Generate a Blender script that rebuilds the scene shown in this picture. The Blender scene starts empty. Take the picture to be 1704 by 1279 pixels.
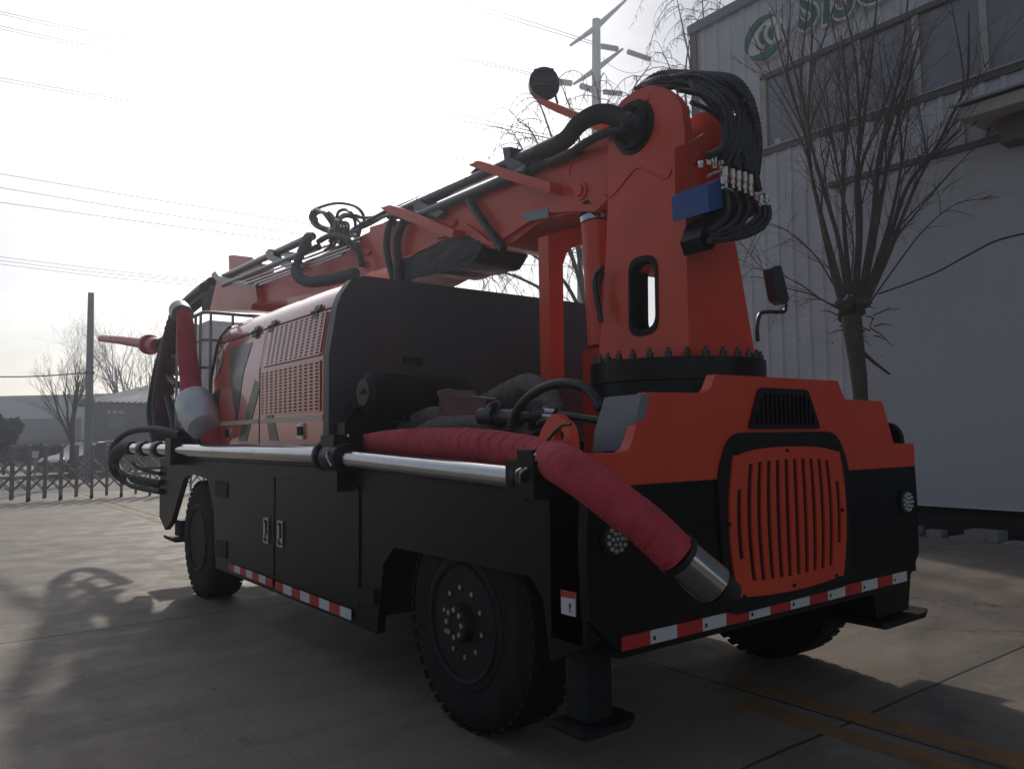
import bpy, bmesh, math, random
from mathutils import Vector, Matrix, noise
R = math.radians
random.seed(7)
S = bpy.context.scene
COL = S.collection

# ------------------------------------------------------------------ camera
F = 1304.29; PPX, PPY = 852.0, 639.5
yaw, pit, rol = R(37.3639), R(3.7901), R(-0.70775)
CAM = Vector((-2.0535, -2.22, 1.40))
fw = Vector((math.sin(yaw)*math.cos(pit), math.cos(yaw)*math.cos(pit), math.sin(pit)))
r0 = Vector((math.cos(yaw), -math.sin(yaw), 0)); u0 = r0.cross(fw)
rt = r0*math.cos(rol)+u0*math.sin(rol); up = -r0*math.sin(rol)+u0*math.cos(rol)
cd = bpy.data.cameras.new('camera'); cam = bpy.data.objects.new('camera', cd); COL.objects.link(cam)
cd.sensor_width = 36; cd.sensor_fit = 'HORIZONTAL'; cd.lens = F/1704*36
cd.clip_start = .05; cd.clip_end = 3000
m = Matrix((rt, up, -fw)).transposed().to_4x4(); m.translation = CAM
cam.matrix_world = m
S.camera = cam

# ------------------------------------------------------------------ light
SUN_AZ, SUN_EL = R(24), R(31)
w = bpy.data.worlds.new('World'); S.world = w; w.use_nodes = True
nt = w.node_tree; bg = nt.nodes['Background']
sky = nt.nodes.new('ShaderNodeTexSky'); sky.sky_type = 'NISHITA'; sky.sun_disc = False
sky.sun_elevation = SUN_EL; sky.sun_rotation = SUN_AZ
sky.air_density = 1.0; sky.dust_density = 1.6; sky.ozone_density = 1.0; sky.altitude = 0
hs = nt.nodes.new('ShaderNodeHueSaturation'); hs.inputs['Saturation'].default_value = .62
tcw = nt.nodes.new('ShaderNodeTexCoord'); mpw = nt.nodes.new('ShaderNodeMapping'); mpw.inputs['Scale'].default_value = (1, 1, 2.6)
cn_ = nt.nodes.new('ShaderNodeTexNoise'); cn_.inputs['Scale'].default_value = 1.9; cn_.inputs['Detail'].default_value = 7; cn_.inputs['Roughness'].default_value = .6
nt.links.new(tcw.outputs['Generated'], mpw.inputs['Vector']); nt.links.new(mpw.outputs[0], cn_.inputs['Vector'])
cr = nt.nodes.new('ShaderNodeMapRange'); cr.inputs['From Min'].default_value = .3; cr.inputs['From Max'].default_value = .7; cr.inputs['To Min'].default_value = .56; cr.inputs['To Max'].default_value = .96
nt.links.new(cn_.outputs[0], cr.inputs['Value']); nt.links.new(cr.outputs[0], hs.inputs['Value'])     # thin veils of high cloud
nt.links.new(sky.outputs[0], hs.inputs['Color']); nt.links.new(hs.outputs[0], bg.inputs[0])
bg.inputs[1].default_value = .102
sl = bpy.data.lights.new('sun', 'SUN'); sl.energy = 2.0; sl.angle = R(2.0); sl.color = (1, .93, .82)
so = bpy.data.objects.new('sun', sl); COL.objects.link(so)
sd = Vector((math.sin(SUN_AZ)*math.cos(SUN_EL), math.cos(SUN_AZ)*math.cos(SUN_EL), math.sin(SUN_EL)))
so.rotation_euler = sd.to_track_quat('Z', 'Y').to_euler(); so.location = (5, 20, 20)
S.view_settings.view_transform = 'Standard'; S.view_settings.look = 'None'
S.view_settings.exposure = .2; S.view_settings.gamma = 1

# ------------------------------------------------------------------ unprojection of measured photo points onto planes of the real place
def ray(px, py): return fw + rt*((px-PPX)/F) - up*((py-PPY)/F)
def onX(px, py, X): d = ray(px, py); return CAM + d*((X-CAM.x)/d.x)
def onY(px, py, Y): d = ray(px, py); return CAM + d*((Y-CAM.y)/d.y)
def onZ(px, py, Z): d = ray(px, py); return CAM + d*((Z-CAM.z)/d.z)
def onD(px, py, D): return CAM + ray(px, py)*D
def depth(p): return (Vector(p)-CAM).dot(fw)

# ------------------------------------------------------------------ materials
def mat(name, col, rough=.5, metal=0, coat=0, noise_amt=.25, scale=6, bump=0, bscale=40, col2=None, spec=.5, coatr=.05, trans=0, dirt=0, dirtcol=(.20, .165, .13)):
    m = bpy.data.materials.new(name); m.use_nodes = True
    n = m.node_tree; b = n.nodes['Principled BSDF']
    tc = n.nodes.new('ShaderNodeTexCoord')
    nz = n.nodes.new('ShaderNodeTexNoise'); nz.inputs['Scale'].default_value = scale; nz.inputs['Detail'].default_value = 8; nz.inputs['Roughness'].default_value = .65
    n.links.new(tc.outputs['Object'], nz.inputs['Vector'])
    mp = n.nodes.new('ShaderNodeMapRange'); mp.inputs['From Min'].default_value = .3; mp.inputs['From Max'].default_value = .7
    n.links.new(nz.outputs[0], mp.inputs['Value'])
    mx = n.nodes.new('ShaderNodeMix'); mx.data_type = 'RGBA'
    c2 = col2 or tuple(c*(1-noise_amt) for c in col)
    mx.inputs[6].default_value = (*col, 1); mx.inputs[7].default_value = (*c2, 1)
    n.links.new(mp.outputs[0], mx.inputs[0]); outc = mx.outputs[2]
    if dirt:     # dust film, blotchy and streaked downward
        mpp = n.nodes.new('ShaderNodeMapping'); mpp.inputs['Scale'].default_value = (9, 9, 1.3); n.links.new(tc.outputs['Object'], mpp.inputs['Vector'])
        dz = n.nodes.new('ShaderNodeTexNoise'); dz.inputs['Scale'].default_value = 1.6; dz.inputs['Detail'].default_value = 9; dz.inputs['Roughness'].default_value = .72
        n.links.new(mpp.outputs[0], dz.inputs['Vector'])
        dm = n.nodes.new('ShaderNodeMapRange'); dm.inputs['From Min'].default_value = .42; dm.inputs['From Max'].default_value = .78; dm.inputs['To Max'].default_value = dirt
        n.links.new(dz.outputs[0], dm.inputs['Value'])
        dx = n.nodes.new('ShaderNodeMix'); dx.data_type = 'RGBA'; dx.inputs[7].default_value = (*dirtcol, 1)
        n.links.new(dm.outputs[0], dx.inputs[0]); n.links.new(outc, dx.inputs[6]); outc = dx.outputs[2]
    n.links.new(outc, b.inputs['Base Color'])
    rr = n.nodes.new('ShaderNodeMapRange'); rr.inputs['To Min'].default_value = max(0, rough*.8); rr.inputs['To Max'].default_value = min(1, rough*1.25)
    n.links.new(nz.outputs[0], rr.inputs['Value']); n.links.new(rr.outputs[0], b.inputs['Roughness'])
    b.inputs['Metallic'].default_value = metal; b.inputs['Coat Weight'].default_value = coat; b.inputs['Coat Roughness'].default_value = coatr
    b.inputs['Specular IOR Level'].default_value = spec
    if trans: b.inputs['Transmission Weight'].default_value = trans
    if bump:
        bz = n.nodes.new('ShaderNodeTexNoise'); bz.inputs['Scale'].default_value = bscale; bz.inputs['Detail'].default_value = 4
        n.links.new(tc.outputs['Object'], bz.inputs['Vector'])
        bp = n.nodes.new('ShaderNodeBump'); bp.inputs['Strength'].default_value = bump; bp.inputs['Distance'].default_value = .01
        n.links.new(bz.outputs[0], bp.inputs['Height']); n.links.new(bp.outputs[0], b.inputs['Normal'])
    return m
M = {}
M['orange'] = mat('orange_paint', (.76, .062, .018), .42, coat=.22, noise_amt=.16, scale=3, bump=.03, bscale=12, coatr=.14, dirt=.10)
M['orange_gloss'] = mat('glossy_orange_paint', (.62, .07, .022), .25, coat=1, noise_amt=.1, scale=3, coatr=.07, bump=.04, bscale=3, dirt=.12)
M['black'] = mat('black_paint', (.0058, .0055, .0058), .34, coat=.04, noise_amt=.3, scale=4, coatr=.2, bump=.05, bscale=3, dirt=.04, spec=.2)
M['black_gloss'] = mat('glossy_black_graphic', (.010, .010, .011), .35, coat=.45, noise_amt=.2, coatr=.1, bump=.04, bscale=3)
M['satin'] = mat('satin_black_sheet', (.05, .045, .052), .5, coat=.15, noise_amt=.25, scale=2, bump=.06, bscale=2, dirt=.10, coatr=.25)
M['blackmatt'] = mat('matt_black_paint', (.011, .011, .012), .65, noise_amt=.3, dirt=.05, spec=.3)
M['rubber'] = mat('rubber', (.010, .0095, .010), .8, noise_amt=.4, scale=10, bump=.15, bscale=90, dirt=.10, spec=.25)
M['hose'] = mat('black_hose_rubber', (.018, .018, .02), .42, noise_amt=.3, scale=12)
M['steel'] = mat('dark_steel', (.10, .095, .10), .45, metal=.8, noise_amt=.4, scale=14)
M['chrome'] = mat('polished_steel', (.50, .51, .52), .14, metal=1, noise_amt=.15, scale=5, bump=.02, bscale=8)
M['tubepaint'] = mat('dark_blue_grey_tube', (.035, .037, .05), .3, coat=.3, noise_amt=.2)
M['redcloth'] = mat('red_wrapped_sheath', (.56, .055, .075), .8, noise_amt=.3, scale=9, bump=.5, bscale=60)
M['maroon'] = mat('maroon_sheath', (.09, .028, .035), .8, noise_amt=.4, scale=8, bump=.4, bscale=50)
M['red'] = mat('bright_red_plastic', (.50, .018, .022), .45, noise_amt=.1)
M['silver'] = mat('silver_foil', (.72, .72, .72), .42, metal=.45, noise_amt=.25, scale=7, bump=.5, bscale=25)
M['ibc'] = mat('white_translucent_plastic', (.42, .42, .42), .45, noise_amt=.12, scale=3)
M['galv'] = mat('galvanised_steel', (.34, .34, .36), .45, metal=.6, noise_amt=.25, scale=20)
M['blue'] = mat('blue_paint', (.03, .10, .33), .45, noise_amt=.2, scale=12)
M['greypaint'] = mat('grey_paint', (.22, .24, .27), .35, coat=.3, noise_amt=.15, scale=4)
M['greyblue'] = mat('blue_grey_plastic', (.085, .11, .13), .5, noise_amt=.2)
M['canvas'] = mat('faded_canvas', (.20, .17, .15), .9, noise_amt=.4, scale=20, bump=.4, bscale=80)
M['bag'] = mat('dusty_red_canvas', (.17, .085, .085), .9, noise_amt=.4, scale=15, bump=.4, bscale=60)
M['tarp'] = mat('dark_grey_tarpaulin', (.022, .024, .03), .6, noise_amt=.3, bump=.6, bscale=9)
M['white'] = mat('white_reflective', (.62, .62, .62), .5, noise_amt=.1, scale=30)
M['redtape'] = mat('red_reflective', (.52, .03, .025), .5, noise_amt=.12, scale=30)
M['ivory'] = mat('pale_stripe', (.62, .50, .42), .4, noise_amt=.1)
M['lens'] = mat('lamp_lens', (.45, .48, .46), .15, noise_amt=.3, scale=60, coat=1)
M['brass'] = mat('zinc_fitting', (.55, .54, .48), .3, metal=.9, noise_amt=.2, scale=30)
M['mirror'] = mat('mirror_shell', (.02, .022, .03), .4, noise_amt=.2)
M['inkblack'] = mat('printed_black', (.012, .012, .012), .6)
M['insul'] = mat('grey_insulator', (.17, .19, .19), .5, noise_amt=.2)
M['polesteel'] = mat('galvanised_pole', (.20, .24, .27), .5, metal=.2, noise_amt=.2, scale=2)
M['concpole'] = mat('concrete_pole', (.25, .245, .25), .85, noise_amt=.2, scale=4)
M['wire'] = mat('aluminium_wire', (.10, .10, .10), .6)
M['bark'] = mat('bark', (.085, .07, .06), .9, noise_amt=.5, scale=14, bump=.8, bscale=30)
M['twig'] = mat('twig', (.10, .075, .06), .9, noise_amt=.4, scale=8)
M['cream'] = mat('pale_yellow_marking', (.50, .44, .27), .85, noise_amt=.45, scale=4, col2=(.27, .24, .17))
M['yellow'] = mat('worn_shaded_yellow_marking', (.34, .165, .04), .85, noise_amt=.55, scale=7, col2=(.15, .115, .085))  # wear plus a dulled tone that paints in shade on the near lines
M['wall'] = mat('pale_grey_sheet', (.56, .57, .61), .55, noise_amt=.22, scale=1.2, bump=.02, bscale=5)
M['walldoor'] = mat('smooth_grey_door', (.43, .45, .48), .5, noise_amt=.10, scale=.5, dirt=.10, dirtcol=(.22, .21, .2))
M['trim'] = mat('pale_window_trim', (.42, .40, .38), .6, noise_amt=.2)
M['mullion'] = mat('dark_rail', (.12, .11, .115), .6, noise_amt=.3)
M['glass'] = mat('dusty_window_glass', (.24, .24, .28), .2, noise_amt=.4, scale=1.1, coat=.6)
M['parapet'] = mat('blue_grey_coping', (.15, .19, .24), .5, noise_amt=.2)
M['green'] = mat('green_letter_face', (.015, .12, .095), .5, noise_amt=.15)
M['letterwhite'] = mat('white_letter_side', (.70, .73, .73), .5, noise_amt=.2, scale=3)
M['house'] = mat('grey_render', (.16, .165, .185), .8, noise_amt=.2, scale=.6)
M['roof'] = mat('grey_roof_tiles', (.30, .29, .30), .7, noise_amt=.25, scale=3)
M['hall'] = mat('pale_blue_cladding', (.32, .36, .40), .7, noise_amt=.1, scale=.2)
M['hallwall'] = mat('grey_wall', (.17, .17, .185), .85, noise_amt=.15, scale=.4)
M['leaf'] = mat('dark_evergreen', (.03, .035, .03), .8, noise_amt=.5, scale=3)
M['gate'] = mat('stainless_gate', (.25, .23, .22), .35, metal=.8, noise_amt=.3, scale=9)
M['darkvoid'] = mat('dark_recess', (.015, .014, .014), .9)
M['carpaint'] = mat('dark_car_paint', (.03, .032, .04), .25, coat=1, noise_amt=.1)
M['carglass'] = mat('car_glass', (.02, .022, .025), .08, coat=1, noise_amt=.1)

def translucent(name, col):
    m = mat(name, col, .4, noise_amt=.1, scale=3); n = m.node_tree
    t = n.nodes.new('ShaderNodeBsdfTranslucent'); t.inputs[0].default_value = (*[min(1, c*1.4) for c in col], 1)
    x = n.nodes.new('ShaderNodeMixShader'); x.inputs[0].default_value = .55
    n.links.new(n.nodes['Principled BSDF'].outputs[0], x.inputs[1]); n.links.new(t.outputs[0], x.inputs[2]); n.links.new(x.outputs[0], n.nodes['Material Output'].inputs['Surface']); return m
M['ibc'] = translucent('white_translucent_plastic', (.82, .82, .82))
# concrete yard with joints, blotches, tyre stains and painted hose-loop shadows
def ground_mat():
    m = bpy.data.materials.new('yard_concrete'); m.use_nodes = True
    n = m.node_tree; L = n.links; b = n.nodes['Principled BSDF']
    tc = n.nodes.new('ShaderNodeTexCoord')
    def noi(scale, detail=6, rough=.6, vec=None):
        z = n.nodes.new('ShaderNodeTexNoise'); z.inputs['Scale'].default_value = scale; z.inputs['Detail'].default_value = detail; z.inputs['Roughness'].default_value = rough
        L.new(vec or tc.outputs['Object'], z.inputs['Vector']); return z
    def ramp(src, a, bb, lo=0, hi=1):
        r = n.nodes.new('ShaderNodeMapRange'); r.interpolation_type = 'SMOOTHSTEP'
        r.inputs['From Min'].default_value = a; r.inputs['From Max'].default_value = bb; r.inputs['To Min'].default_value = lo; r.inputs['To Max'].default_value = hi
        L.new(src, r.inputs['Value']); return r.outputs[0]
    def mix(f, c1, c2):
        x = n.nodes.new('ShaderNodeMix'); x.data_type = 'RGBA'; L.new(f, x.inputs[0])
        for i, c in ((6, c1), (7, c2)):
            if isinstance(c, tuple): x.inputs[i].default_value = (*c, 1)
            else: L.new(c, x.inputs[i])
        return x.outputs[2]
    def math_(op, a, bb=None):
        x = n.nodes.new('ShaderNodeMath'); x.operation = op
        for i, v in ((0, a), (1, bb)):
            if v is None: continue
            if isinstance(v, (int, float)): x.inputs[i].default_value = v
            else: L.new(v, x.inputs[i])
        return x.outputs[0]
    big = noi(.35, 5); mid = noi(2.2, 8, .7); fine = noi(45, 4, .7)
    mpv = n.nodes.new('ShaderNodeMapping'); mpv.inputs['Scale'].default_value = (.5, 3.2, 1); L.new(tc.outputs['Object'], mpv.inputs['Vector'])
    streak = noi(1.0, 6, .6, mpv.outputs[0])
    c = mix(ramp(big.outputs[0], .35, .65), (.265, .212, .165), (.195, .160, .130))
    c = mix(ramp(streak.outputs[0], .45, .68, 0, .55), c, (.13, .117, .105))
    c = mix(ramp(mid.outputs[0], .5, .72, 0, .6), c, (.34, .30, .255))
    c = mix(ramp(fine.outputs[0], .42, .75, 0, .5), c, (.10, .09, .08))
    grit = noi(150, 2, .6); c = mix(ramp(grit.outputs[0], .58, .75, 0, .5), c, (.36, .33, .29))
    spots = noi(5.5, 3, .5); c = mix(ramp(spots.outputs[0], .66, .72, 0, .45), c, (.06, .055, .05))
    sep = n.nodes.new('ShaderNodeSeparateXYZ'); L.new(tc.outputs['Object'], sep.inputs[0])
    # old tyre scuffs; the first, small rings paint in shadows of hose loops
    wob = math_('MULTIPLY', math_('SUBTRACT', mid.outputs[0], .5), .35)
    for (cx, cy, rad, wd, amt) in ((-1.6, 4.2, 1.25, .10, .22), (-1.35, 3.9, .85, .08, .18), (-4.5, 9, 4.2, .25, .35), (-3.2, 1.0, 1.5, .5, .35), (6, -6, 5.4, .16, .4), (6, -6, 6.9, .16, .35)):
        dx = math_('SUBTRACT', sep.outputs[0], cx); dy = math_('SUBTRACT', sep.outputs[1], cy)
        d = math_('SQRT', math_('ADD', math_('MULTIPLY', dx, dx), math_('MULTIPLY', dy, dy)))
        e = math_('ABSOLUTE', math_('SUBTRACT', math_('ADD', d, wob), rad))
        f = math_('MULTIPLY', ramp(e, wd, 0, 0, amt), ramp(big.outputs[0], .3, .55))
        c = mix(f, c, (.075, .068, .062))
    vo = n.nodes.new('ShaderNodeTexVoronoi'); vo.feature = 'DISTANCE_TO_EDGE'; vo.inputs['Scale'].default_value = .33
    wv = n.nodes.new('ShaderNodeVectorMath'); wv.operation = 'ADD'; wsc = n.nodes.new('ShaderNodeVectorMath'); wsc.operation = 'SCALE'; wsc.inputs['Scale'].default_value = .55
    L.new(mid.outputs['Color'], wsc.inputs[0]); L.new(tc.outputs['Object'], wv.inputs[0]); L.new(wsc.outputs[0], wv.inputs[1]); L.new(wv.outputs[0], vo.inputs['Vector'])
    crk = math_('MULTIPLY', ramp(vo.outputs['Distance'], .0035, .0012, 0, .8), ramp(big.outputs[0], .50, .56))
    c = mix(crk, c, (.035, .03, .028))     # hairline cracks
    # sawn joints
    jy = math_('ABSOLUTE', math_('SUBTRACT', math_('PINGPONG', math_('ADD', math_('ADD', sep.outputs[1], .10), math_('MULTIPLY', math_('SUBTRACT', mid.outputs[0], .5), .03)), 2.25), 0))
    jx = math_('PINGPONG', math_('ADD', sep.outputs[0], 4.6), 3.1)
    j = math_('MAXIMUM', ramp(jy, .014, .006), ramp(jx, .014, .006))
    c = mix(math_('MULTIPLY', j, .9), c, (.03, .028, .027))
    L.new(c, b.inputs['Base Color'])
    L.new(ramp(mid.outputs[0], .3, .7, .55, .8), b.inputs['Roughness'])
    b.inputs['Specular IOR Level'].default_value = .35
    bp = n.nodes.new('ShaderNodeBump'); bp.inputs['Strength'].default_value = .35; bp.inputs['Distance'].default_value = .01
    hsum = math_('ADD', fine.outputs[0], math_('MULTIPLY', mid.outputs[0], 2)); hsum = math_('SUBTRACT', hsum, math_('MULTIPLY', j, 2))
    L.new(hsum, bp.inputs['Height']); L.new(bp.outputs[0], b.inputs['Normal'])
    return m
M['ground'] = ground_mat()
M['road'] = mat('road_surface', (.22, .205, .19), .8, noise_amt=.25, scale=.6)
M['road2'] = mat('pale_verge', (.30, .28, .25), .9, noise_amt=.3, scale=.8)

# ------------------------------------------------------------------ mesh helpers
def B(): return bmesh.new()
def finish(name, bm, m, parent=None, smooth=35, bevel=0):
    if bevel:
        es = [e for e in bm.edges if len(e.link_faces) == 2 and e.calc_face_angle(0) > R(25)]
        try: bmesh.ops.bevel(bm, geom=es, offset=bevel, segments=2, profile=.5, affect='EDGES', clamp_overlap=True)
        except Exception: pass
    bmesh.ops.recalc_face_normals(bm, faces=bm.faces)
    me = bpy.data.meshes.new(name); bm.to_mesh(me); bm.free()
    for x in (m if isinstance(m, (list, tuple)) else [m]): me.materials.append(M[x] if isinstance(x, str) else x)
    if smooth:
        me.shade_smooth(); me.set_sharp_from_angle(angle=R(smooth))
    o = bpy.data.objects.new(name, me); COL.objects.link(o)
    if parent is not None:
        o.parent = parent
        if parent.type == 'EMPTY': o.location = -parent.location   # meshes are written in world coordinates
    return o
def thing(name, label, cat, loc=(0, 0, 0), group=None):
    o = bpy.data.objects.new(name, None); COL.objects.link(o); o.location = loc
    o.empty_display_size = .2
    tag(o, label, cat, group); return o
def tag(o, label, cat, group=None):
    o['label'] = label; o['category'] = cat
    if group: o['group'] = group
    return o
def struct(o): o['kind'] = 'structure'; return o
def prism(bm, pts, vec, mi=0):
    vec = Vector(vec)
    vs = [bm.verts.new(p) for p in pts]; ws = [bm.verts.new(Vector(p)+vec) for p in pts]
    fs = [bm.faces.new(vs), bm.faces.new(list(reversed(ws)))]
    k = len(vs)
    for i in range(k): fs.append(bm.faces.new((vs[i], ws[i], ws[(i+1) % k], vs[(i+1) % k])))
    for f in fs: f.material_index = mi
    return fs
def box(bm, a, b, mi=0):
    x0, y0, z0 = a; x1, y1, z1 = b
    return prism(bm, [(x0, y0, z0), (x1, y0, z0), (x1, y1, z0), (x0, y1, z0)], (0, 0, z1-z0), mi)
def catmull(pts, n=8):
    pts = [Vector(p) for p in pts]
    if len(pts) < 3 or n <= 1: return pts
    out = []
    P = [pts[0]*2-pts[1]]+pts+[pts[-1]*2-pts[-2]]
    for i in range(1, len(P)-2):
        a, b_, c, d = P[i-1:i+3]
        for k in range(n):
            t = k/n
            out.append(.5*((2*b_)+(c-a)*t+(2*a-5*b_+4*c-d)*t*t+(3*b_-a-3*c+d)*t**3))
    out.append(pts[-1]); return out
def resample(pts, step):
    out = [pts[0]]; acc = 0
    for a, b_ in zip(pts, pts[1:]):
        l = (b_-a).length
        if l < 1e-9: continue
        t = step-acc
        while t <= l:
            out.append(a+(b_-a)*(t/l)); t += step
        acc = (acc+l) % step if l >= step-acc else acc+l
    if (out[-1]-pts[-1]).length > step*.3: out.append(pts[-1])
    return out
def tube(bm, pts, r, seg=10, cap=True, mi=0, rfun=None):
    n = len(pts); rings = []
    t = (pts[1]-pts[0]).normalized()
    a = Vector((0, 0, 1)) if abs(t.z) < .9 else Vector((1, 0, 0))
    nx = (a-t*a.dot(t)).normalized()
    for i, p in enumerate(pts):
        t = ((pts[min(i+1, n-1)]-pts[max(i-1, 0)])).normalized()
        nx = (nx-t*nx.dot(t)); nx = nx.normalized() if nx.length > 1e-6 else t.orthogonal().normalized()
        ny = t.cross(nx)
        rr = r[i] if isinstance(r, (list, tuple)) else r
        rings.append([bm.verts.new(p+(nx*math.cos(2*math.pi*k/seg)+ny*math.sin(2*math.pi*k/seg))*(rr*(rfun(i, k) if rfun else 1))) for k in range(seg)])
    for A, C_ in zip(rings, rings[1:]):
        for k in range(seg):
            f = bm.faces.new((A[k], A[(k+1) % seg], C_[(k+1) % seg], C_[k])); f.material_index = mi
    if cap and seg > 2:
        f = bm.faces.new(list(reversed(rings[0]))); f.material_index = mi
        f = bm.faces.new(rings[-1]); f.material_index = mi
def hose(bm, pts, r, seg=10, n=8, mi=0): tube(bm, catmull(pts, n), r, seg, mi=mi)
def corrug(bm, pts, r, pitch=.02, amp=.14, seg=12, mi=0):
    p = resample(catmull(pts, 12), pitch/4)
    tube(bm, p, [r*(1+amp*math.sin(i*math.pi/2)) for i in range(len(p))], seg, mi=mi)
def cyl(bm, a, b, r, seg=20, r2=None, mi=0):
    tube(bm, [Vector(a), Vector(b)], [r, r if r2 is None else r2], seg, mi=mi)
def lathe(bm, c, axis, prof, seg=40, mi=0, closed=False):   # prof: list of (distance along axis, radius)
    axis = Vector(axis).normalized(); nx = axis.orthogonal().normalized(); ny = axis.cross(nx); c = Vector(c)
    rings = [[bm.verts.new(c+axis*h+(nx*math.cos(2*math.pi*k/seg)+ny*math.sin(2*math.pi*k/seg))*rr) for k in range(seg)] for h, rr in prof]
    prs = list(zip(rings, rings[1:]))
    if closed: prs.append((rings[-1], rings[0]))
    for A, C_ in prs:
        for k in range(seg):
            f = bm.faces.new((A[k], A[(k+1) % seg], C_[(k+1) % seg], C_[k])); f.material_index = mi
    if not closed:
        for rg in (rings[0], rings[-1]): 
            f = bm.faces.new(rg); f.material_index = mi
def sphere(bm, c, r, seg=10, mi=0):
    res = bmesh.ops.create_uvsphere(bm, u_segments=seg, v_segments=max(5, seg*2//3), radius=r, matrix=Matrix.Translation(Vector(c)))
    for v in res['verts']:
        for f in v.link_faces: f.material_index = mi
def px_prism_x(bm, pxs, X, wdt, mi=0): return prism(bm, [onX(x, y, X) for x, y in pxs], (wdt, 0, 0), mi)
def px_prism_y(bm, pxs, Y, wdt, mi=0): return prism(bm, [onY(x, y, Y) for x, y in pxs], (0, wdt, 0), mi)
def roundpoly(pts, rad, seg=5):
    out = []; n = len(pts)
    for i in range(n):
        p = Vector(pts[i]); a = (Vector(pts[i-1])-p); b_ = (Vector(pts[(i+1) % n])-p)
        rr = min(rad, a.length*.45, b_.length*.45)
        p0 = p+a.normalized()*rr; p1 = p+b_.normalized()*rr
        for k in range(seg+1):
            t = k/seg; out.append(p0*(1-t)**2+p*2*t*(1-t)+p1*t*t)
    return out
def boolean_cut(o, cutter_bm):
    me = bpy.data.meshes.new('cut'); bmesh.ops.recalc_face_normals(cutter_bm, faces=cutter_bm.faces); cutter_bm.to_mesh(me); cutter_bm.free()
    c = bpy.data.objects.new('cut', me); COL.objects.link(c)
    md = o.modifiers.new('cut', 'BOOLEAN'); md.operation = 'DIFFERENCE'; md.object = c; md.solver = 'EXACT'
    dg = bpy.context.evaluated_depsgraph_get()
    nm = bpy.data.meshes.new_from_object(o.evaluated_get(dg)); o.modifiers.clear()
    old = o.data; nm.name = o.name; o.data = nm
    bpy.data.objects.remove(c); bpy.data.meshes.remove(old)
    o.data.shade_smooth(); o.data.set_sharp_from_angle(angle=R(35))

# ================================================================== SETTING
bm = B(); prism(bm, [(-900, -900, 0), (900, -900, 0), (900, 900, 0), (-900, 900, 0)], (0, 0, -.3))
struct(finish('ground', bm, 'ground', smooth=0))
def sheet(name, x0, x1, y0, y1, z, m):
    bm = B(); box(bm, (x0, y0, .0005), (x1, y1, z)); return struct(finish(name, bm, m, smooth=0))
for a_, b_ in ((1.36, 1.50), (1.62, 1.79)):
    sheet('road_marking', a_, b_, -14, .42+(b_-1.5)*.9, .004, 'yellow'); sheet('road_marking', a_, b_, 7.01, 22, .004, 'cream')  # lines left out under the truck to stand in for its deep shade
sheet('road', -80, 80, 23, 33, .005, 'road')
sheet('verge', -80, 80, 33, 35, .13, 'road2')

# ================================================================== THE SPRAYING TRUCK
TR = thing('concrete_spraying_truck', 'large orange and black concrete spraying truck with its boom folded over the engine hood', 'truck', (1.29, 3, 0))
W = 2.578
# --- body
def yz(X, pts): return [Vector((X, y, z)) for y, z in pts]
sk = [(6.52, .62), (6.52, 1.22), (0.02, 1.22), (.02, .60), (.24, .50), (.28, .74), (.36, .82), (1.52, .82), (1.64, .72), (1.72, .33), (4.60, .33), (4.68, .80), (4.86, 1.06), (5.40, 1.10), (5.62, 1.04), (6.05, .60), (6.28, .50)]
bm = B(); prism(bm, yz(0.0, sk), (.05, 0, 0)); body = finish('body', bm, 'black', TR, bevel=.006)
bm = B(); prism(bm, yz(W-.05, sk), (.05, 0, 0)); finish('side_panel', bm, 'black', TR, bevel=.006)
bm = B()
box(bm, (.055, .06, 1.14), (W-.055, 6.5, 1.215))
box(bm, (.62, .08, .52), (.86, 6.4, 1.135)); box(bm, (1.72, .08, .52), (1.96, 6.4, 1.135))
box(bm, (.865, .1, .62), (1.715, 6.3, 1.13))
box(bm, (.06, 1.80, .40), (.60, 4.58, 1.13)); box(bm, (1.98, 1.80, .40), (W-.06, 4.58, 1.13))
cyl(bm, (.3, .81, .52), (W-.3, .81, .52), .11); cyl(bm, (.3, 5.18, .52), (W-.3, 5.18, .52), .11)
finish('chassis', bm, 'blackmatt', TR)
# low rail along the deck edge
bm = B(); box(bm, (.0, 2.35, 1.225), (.09, 6.4, 1.36)); box(bm, (.09, 2.35, 1.225), (2.5, 2.6, 1.36)); box(bm, (0.3, .9, 1.22), (.36, 2.34, 1.30))
finish('deck_rail', bm, 'black', TR, bevel=.005)
# doors with handles and flaps
def side_door(y0, y1, hy):
    bm = B(); prism(bm, roundpoly(yz(-.010, [(y0, .44), (y1, .44), (y1, 1.13), (y0, 1.13)]), .03), (.009, 0, 0))
    d = finish('side_door', bm, 'black', TR, bevel=.003)
    bm = B()
    z0, z1 = .66, .84
    for (a, b_, c, e) in ((hy-.05, hy-.035, z0, z1), (hy+.035, hy+.05, z0, z1), (hy-.035, hy+.035, z0, z0+.015), (hy-.035, hy+.035, z1-.015, z1)):
        box(bm, (-.024, a, c), (-.0105, b_, e))
    box(bm, (-.016, hy-.03, z0+.03), (-.0105, hy+.03, z1-.03)); cyl(bm, (-.03, hy, .75), (-.0165, hy, .75), .022, 12)
    box(bm, (-.034, hy-.012, .72), (-.0165, hy+.012, .81))
    finish('door_handle', bm, 'chrome', d, bevel=.003)
    return d
side_door(1.92, 3.215, 3.10); side_door(3.245, 4.44, 3.37)
bm = B()
for (x0, x1, y0, y1) in ((358, 377, 800, 825), (360, 376, 898, 926), (595, 622, 978, 1004)):
    px_prism_x(bm, [(x0, y0), (x1, y0+3), (x1, y1+3), (x0, y1)], -.02, .0195)
finish('access_flap', bm, 'blackmatt', TR, bevel=.003)
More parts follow.
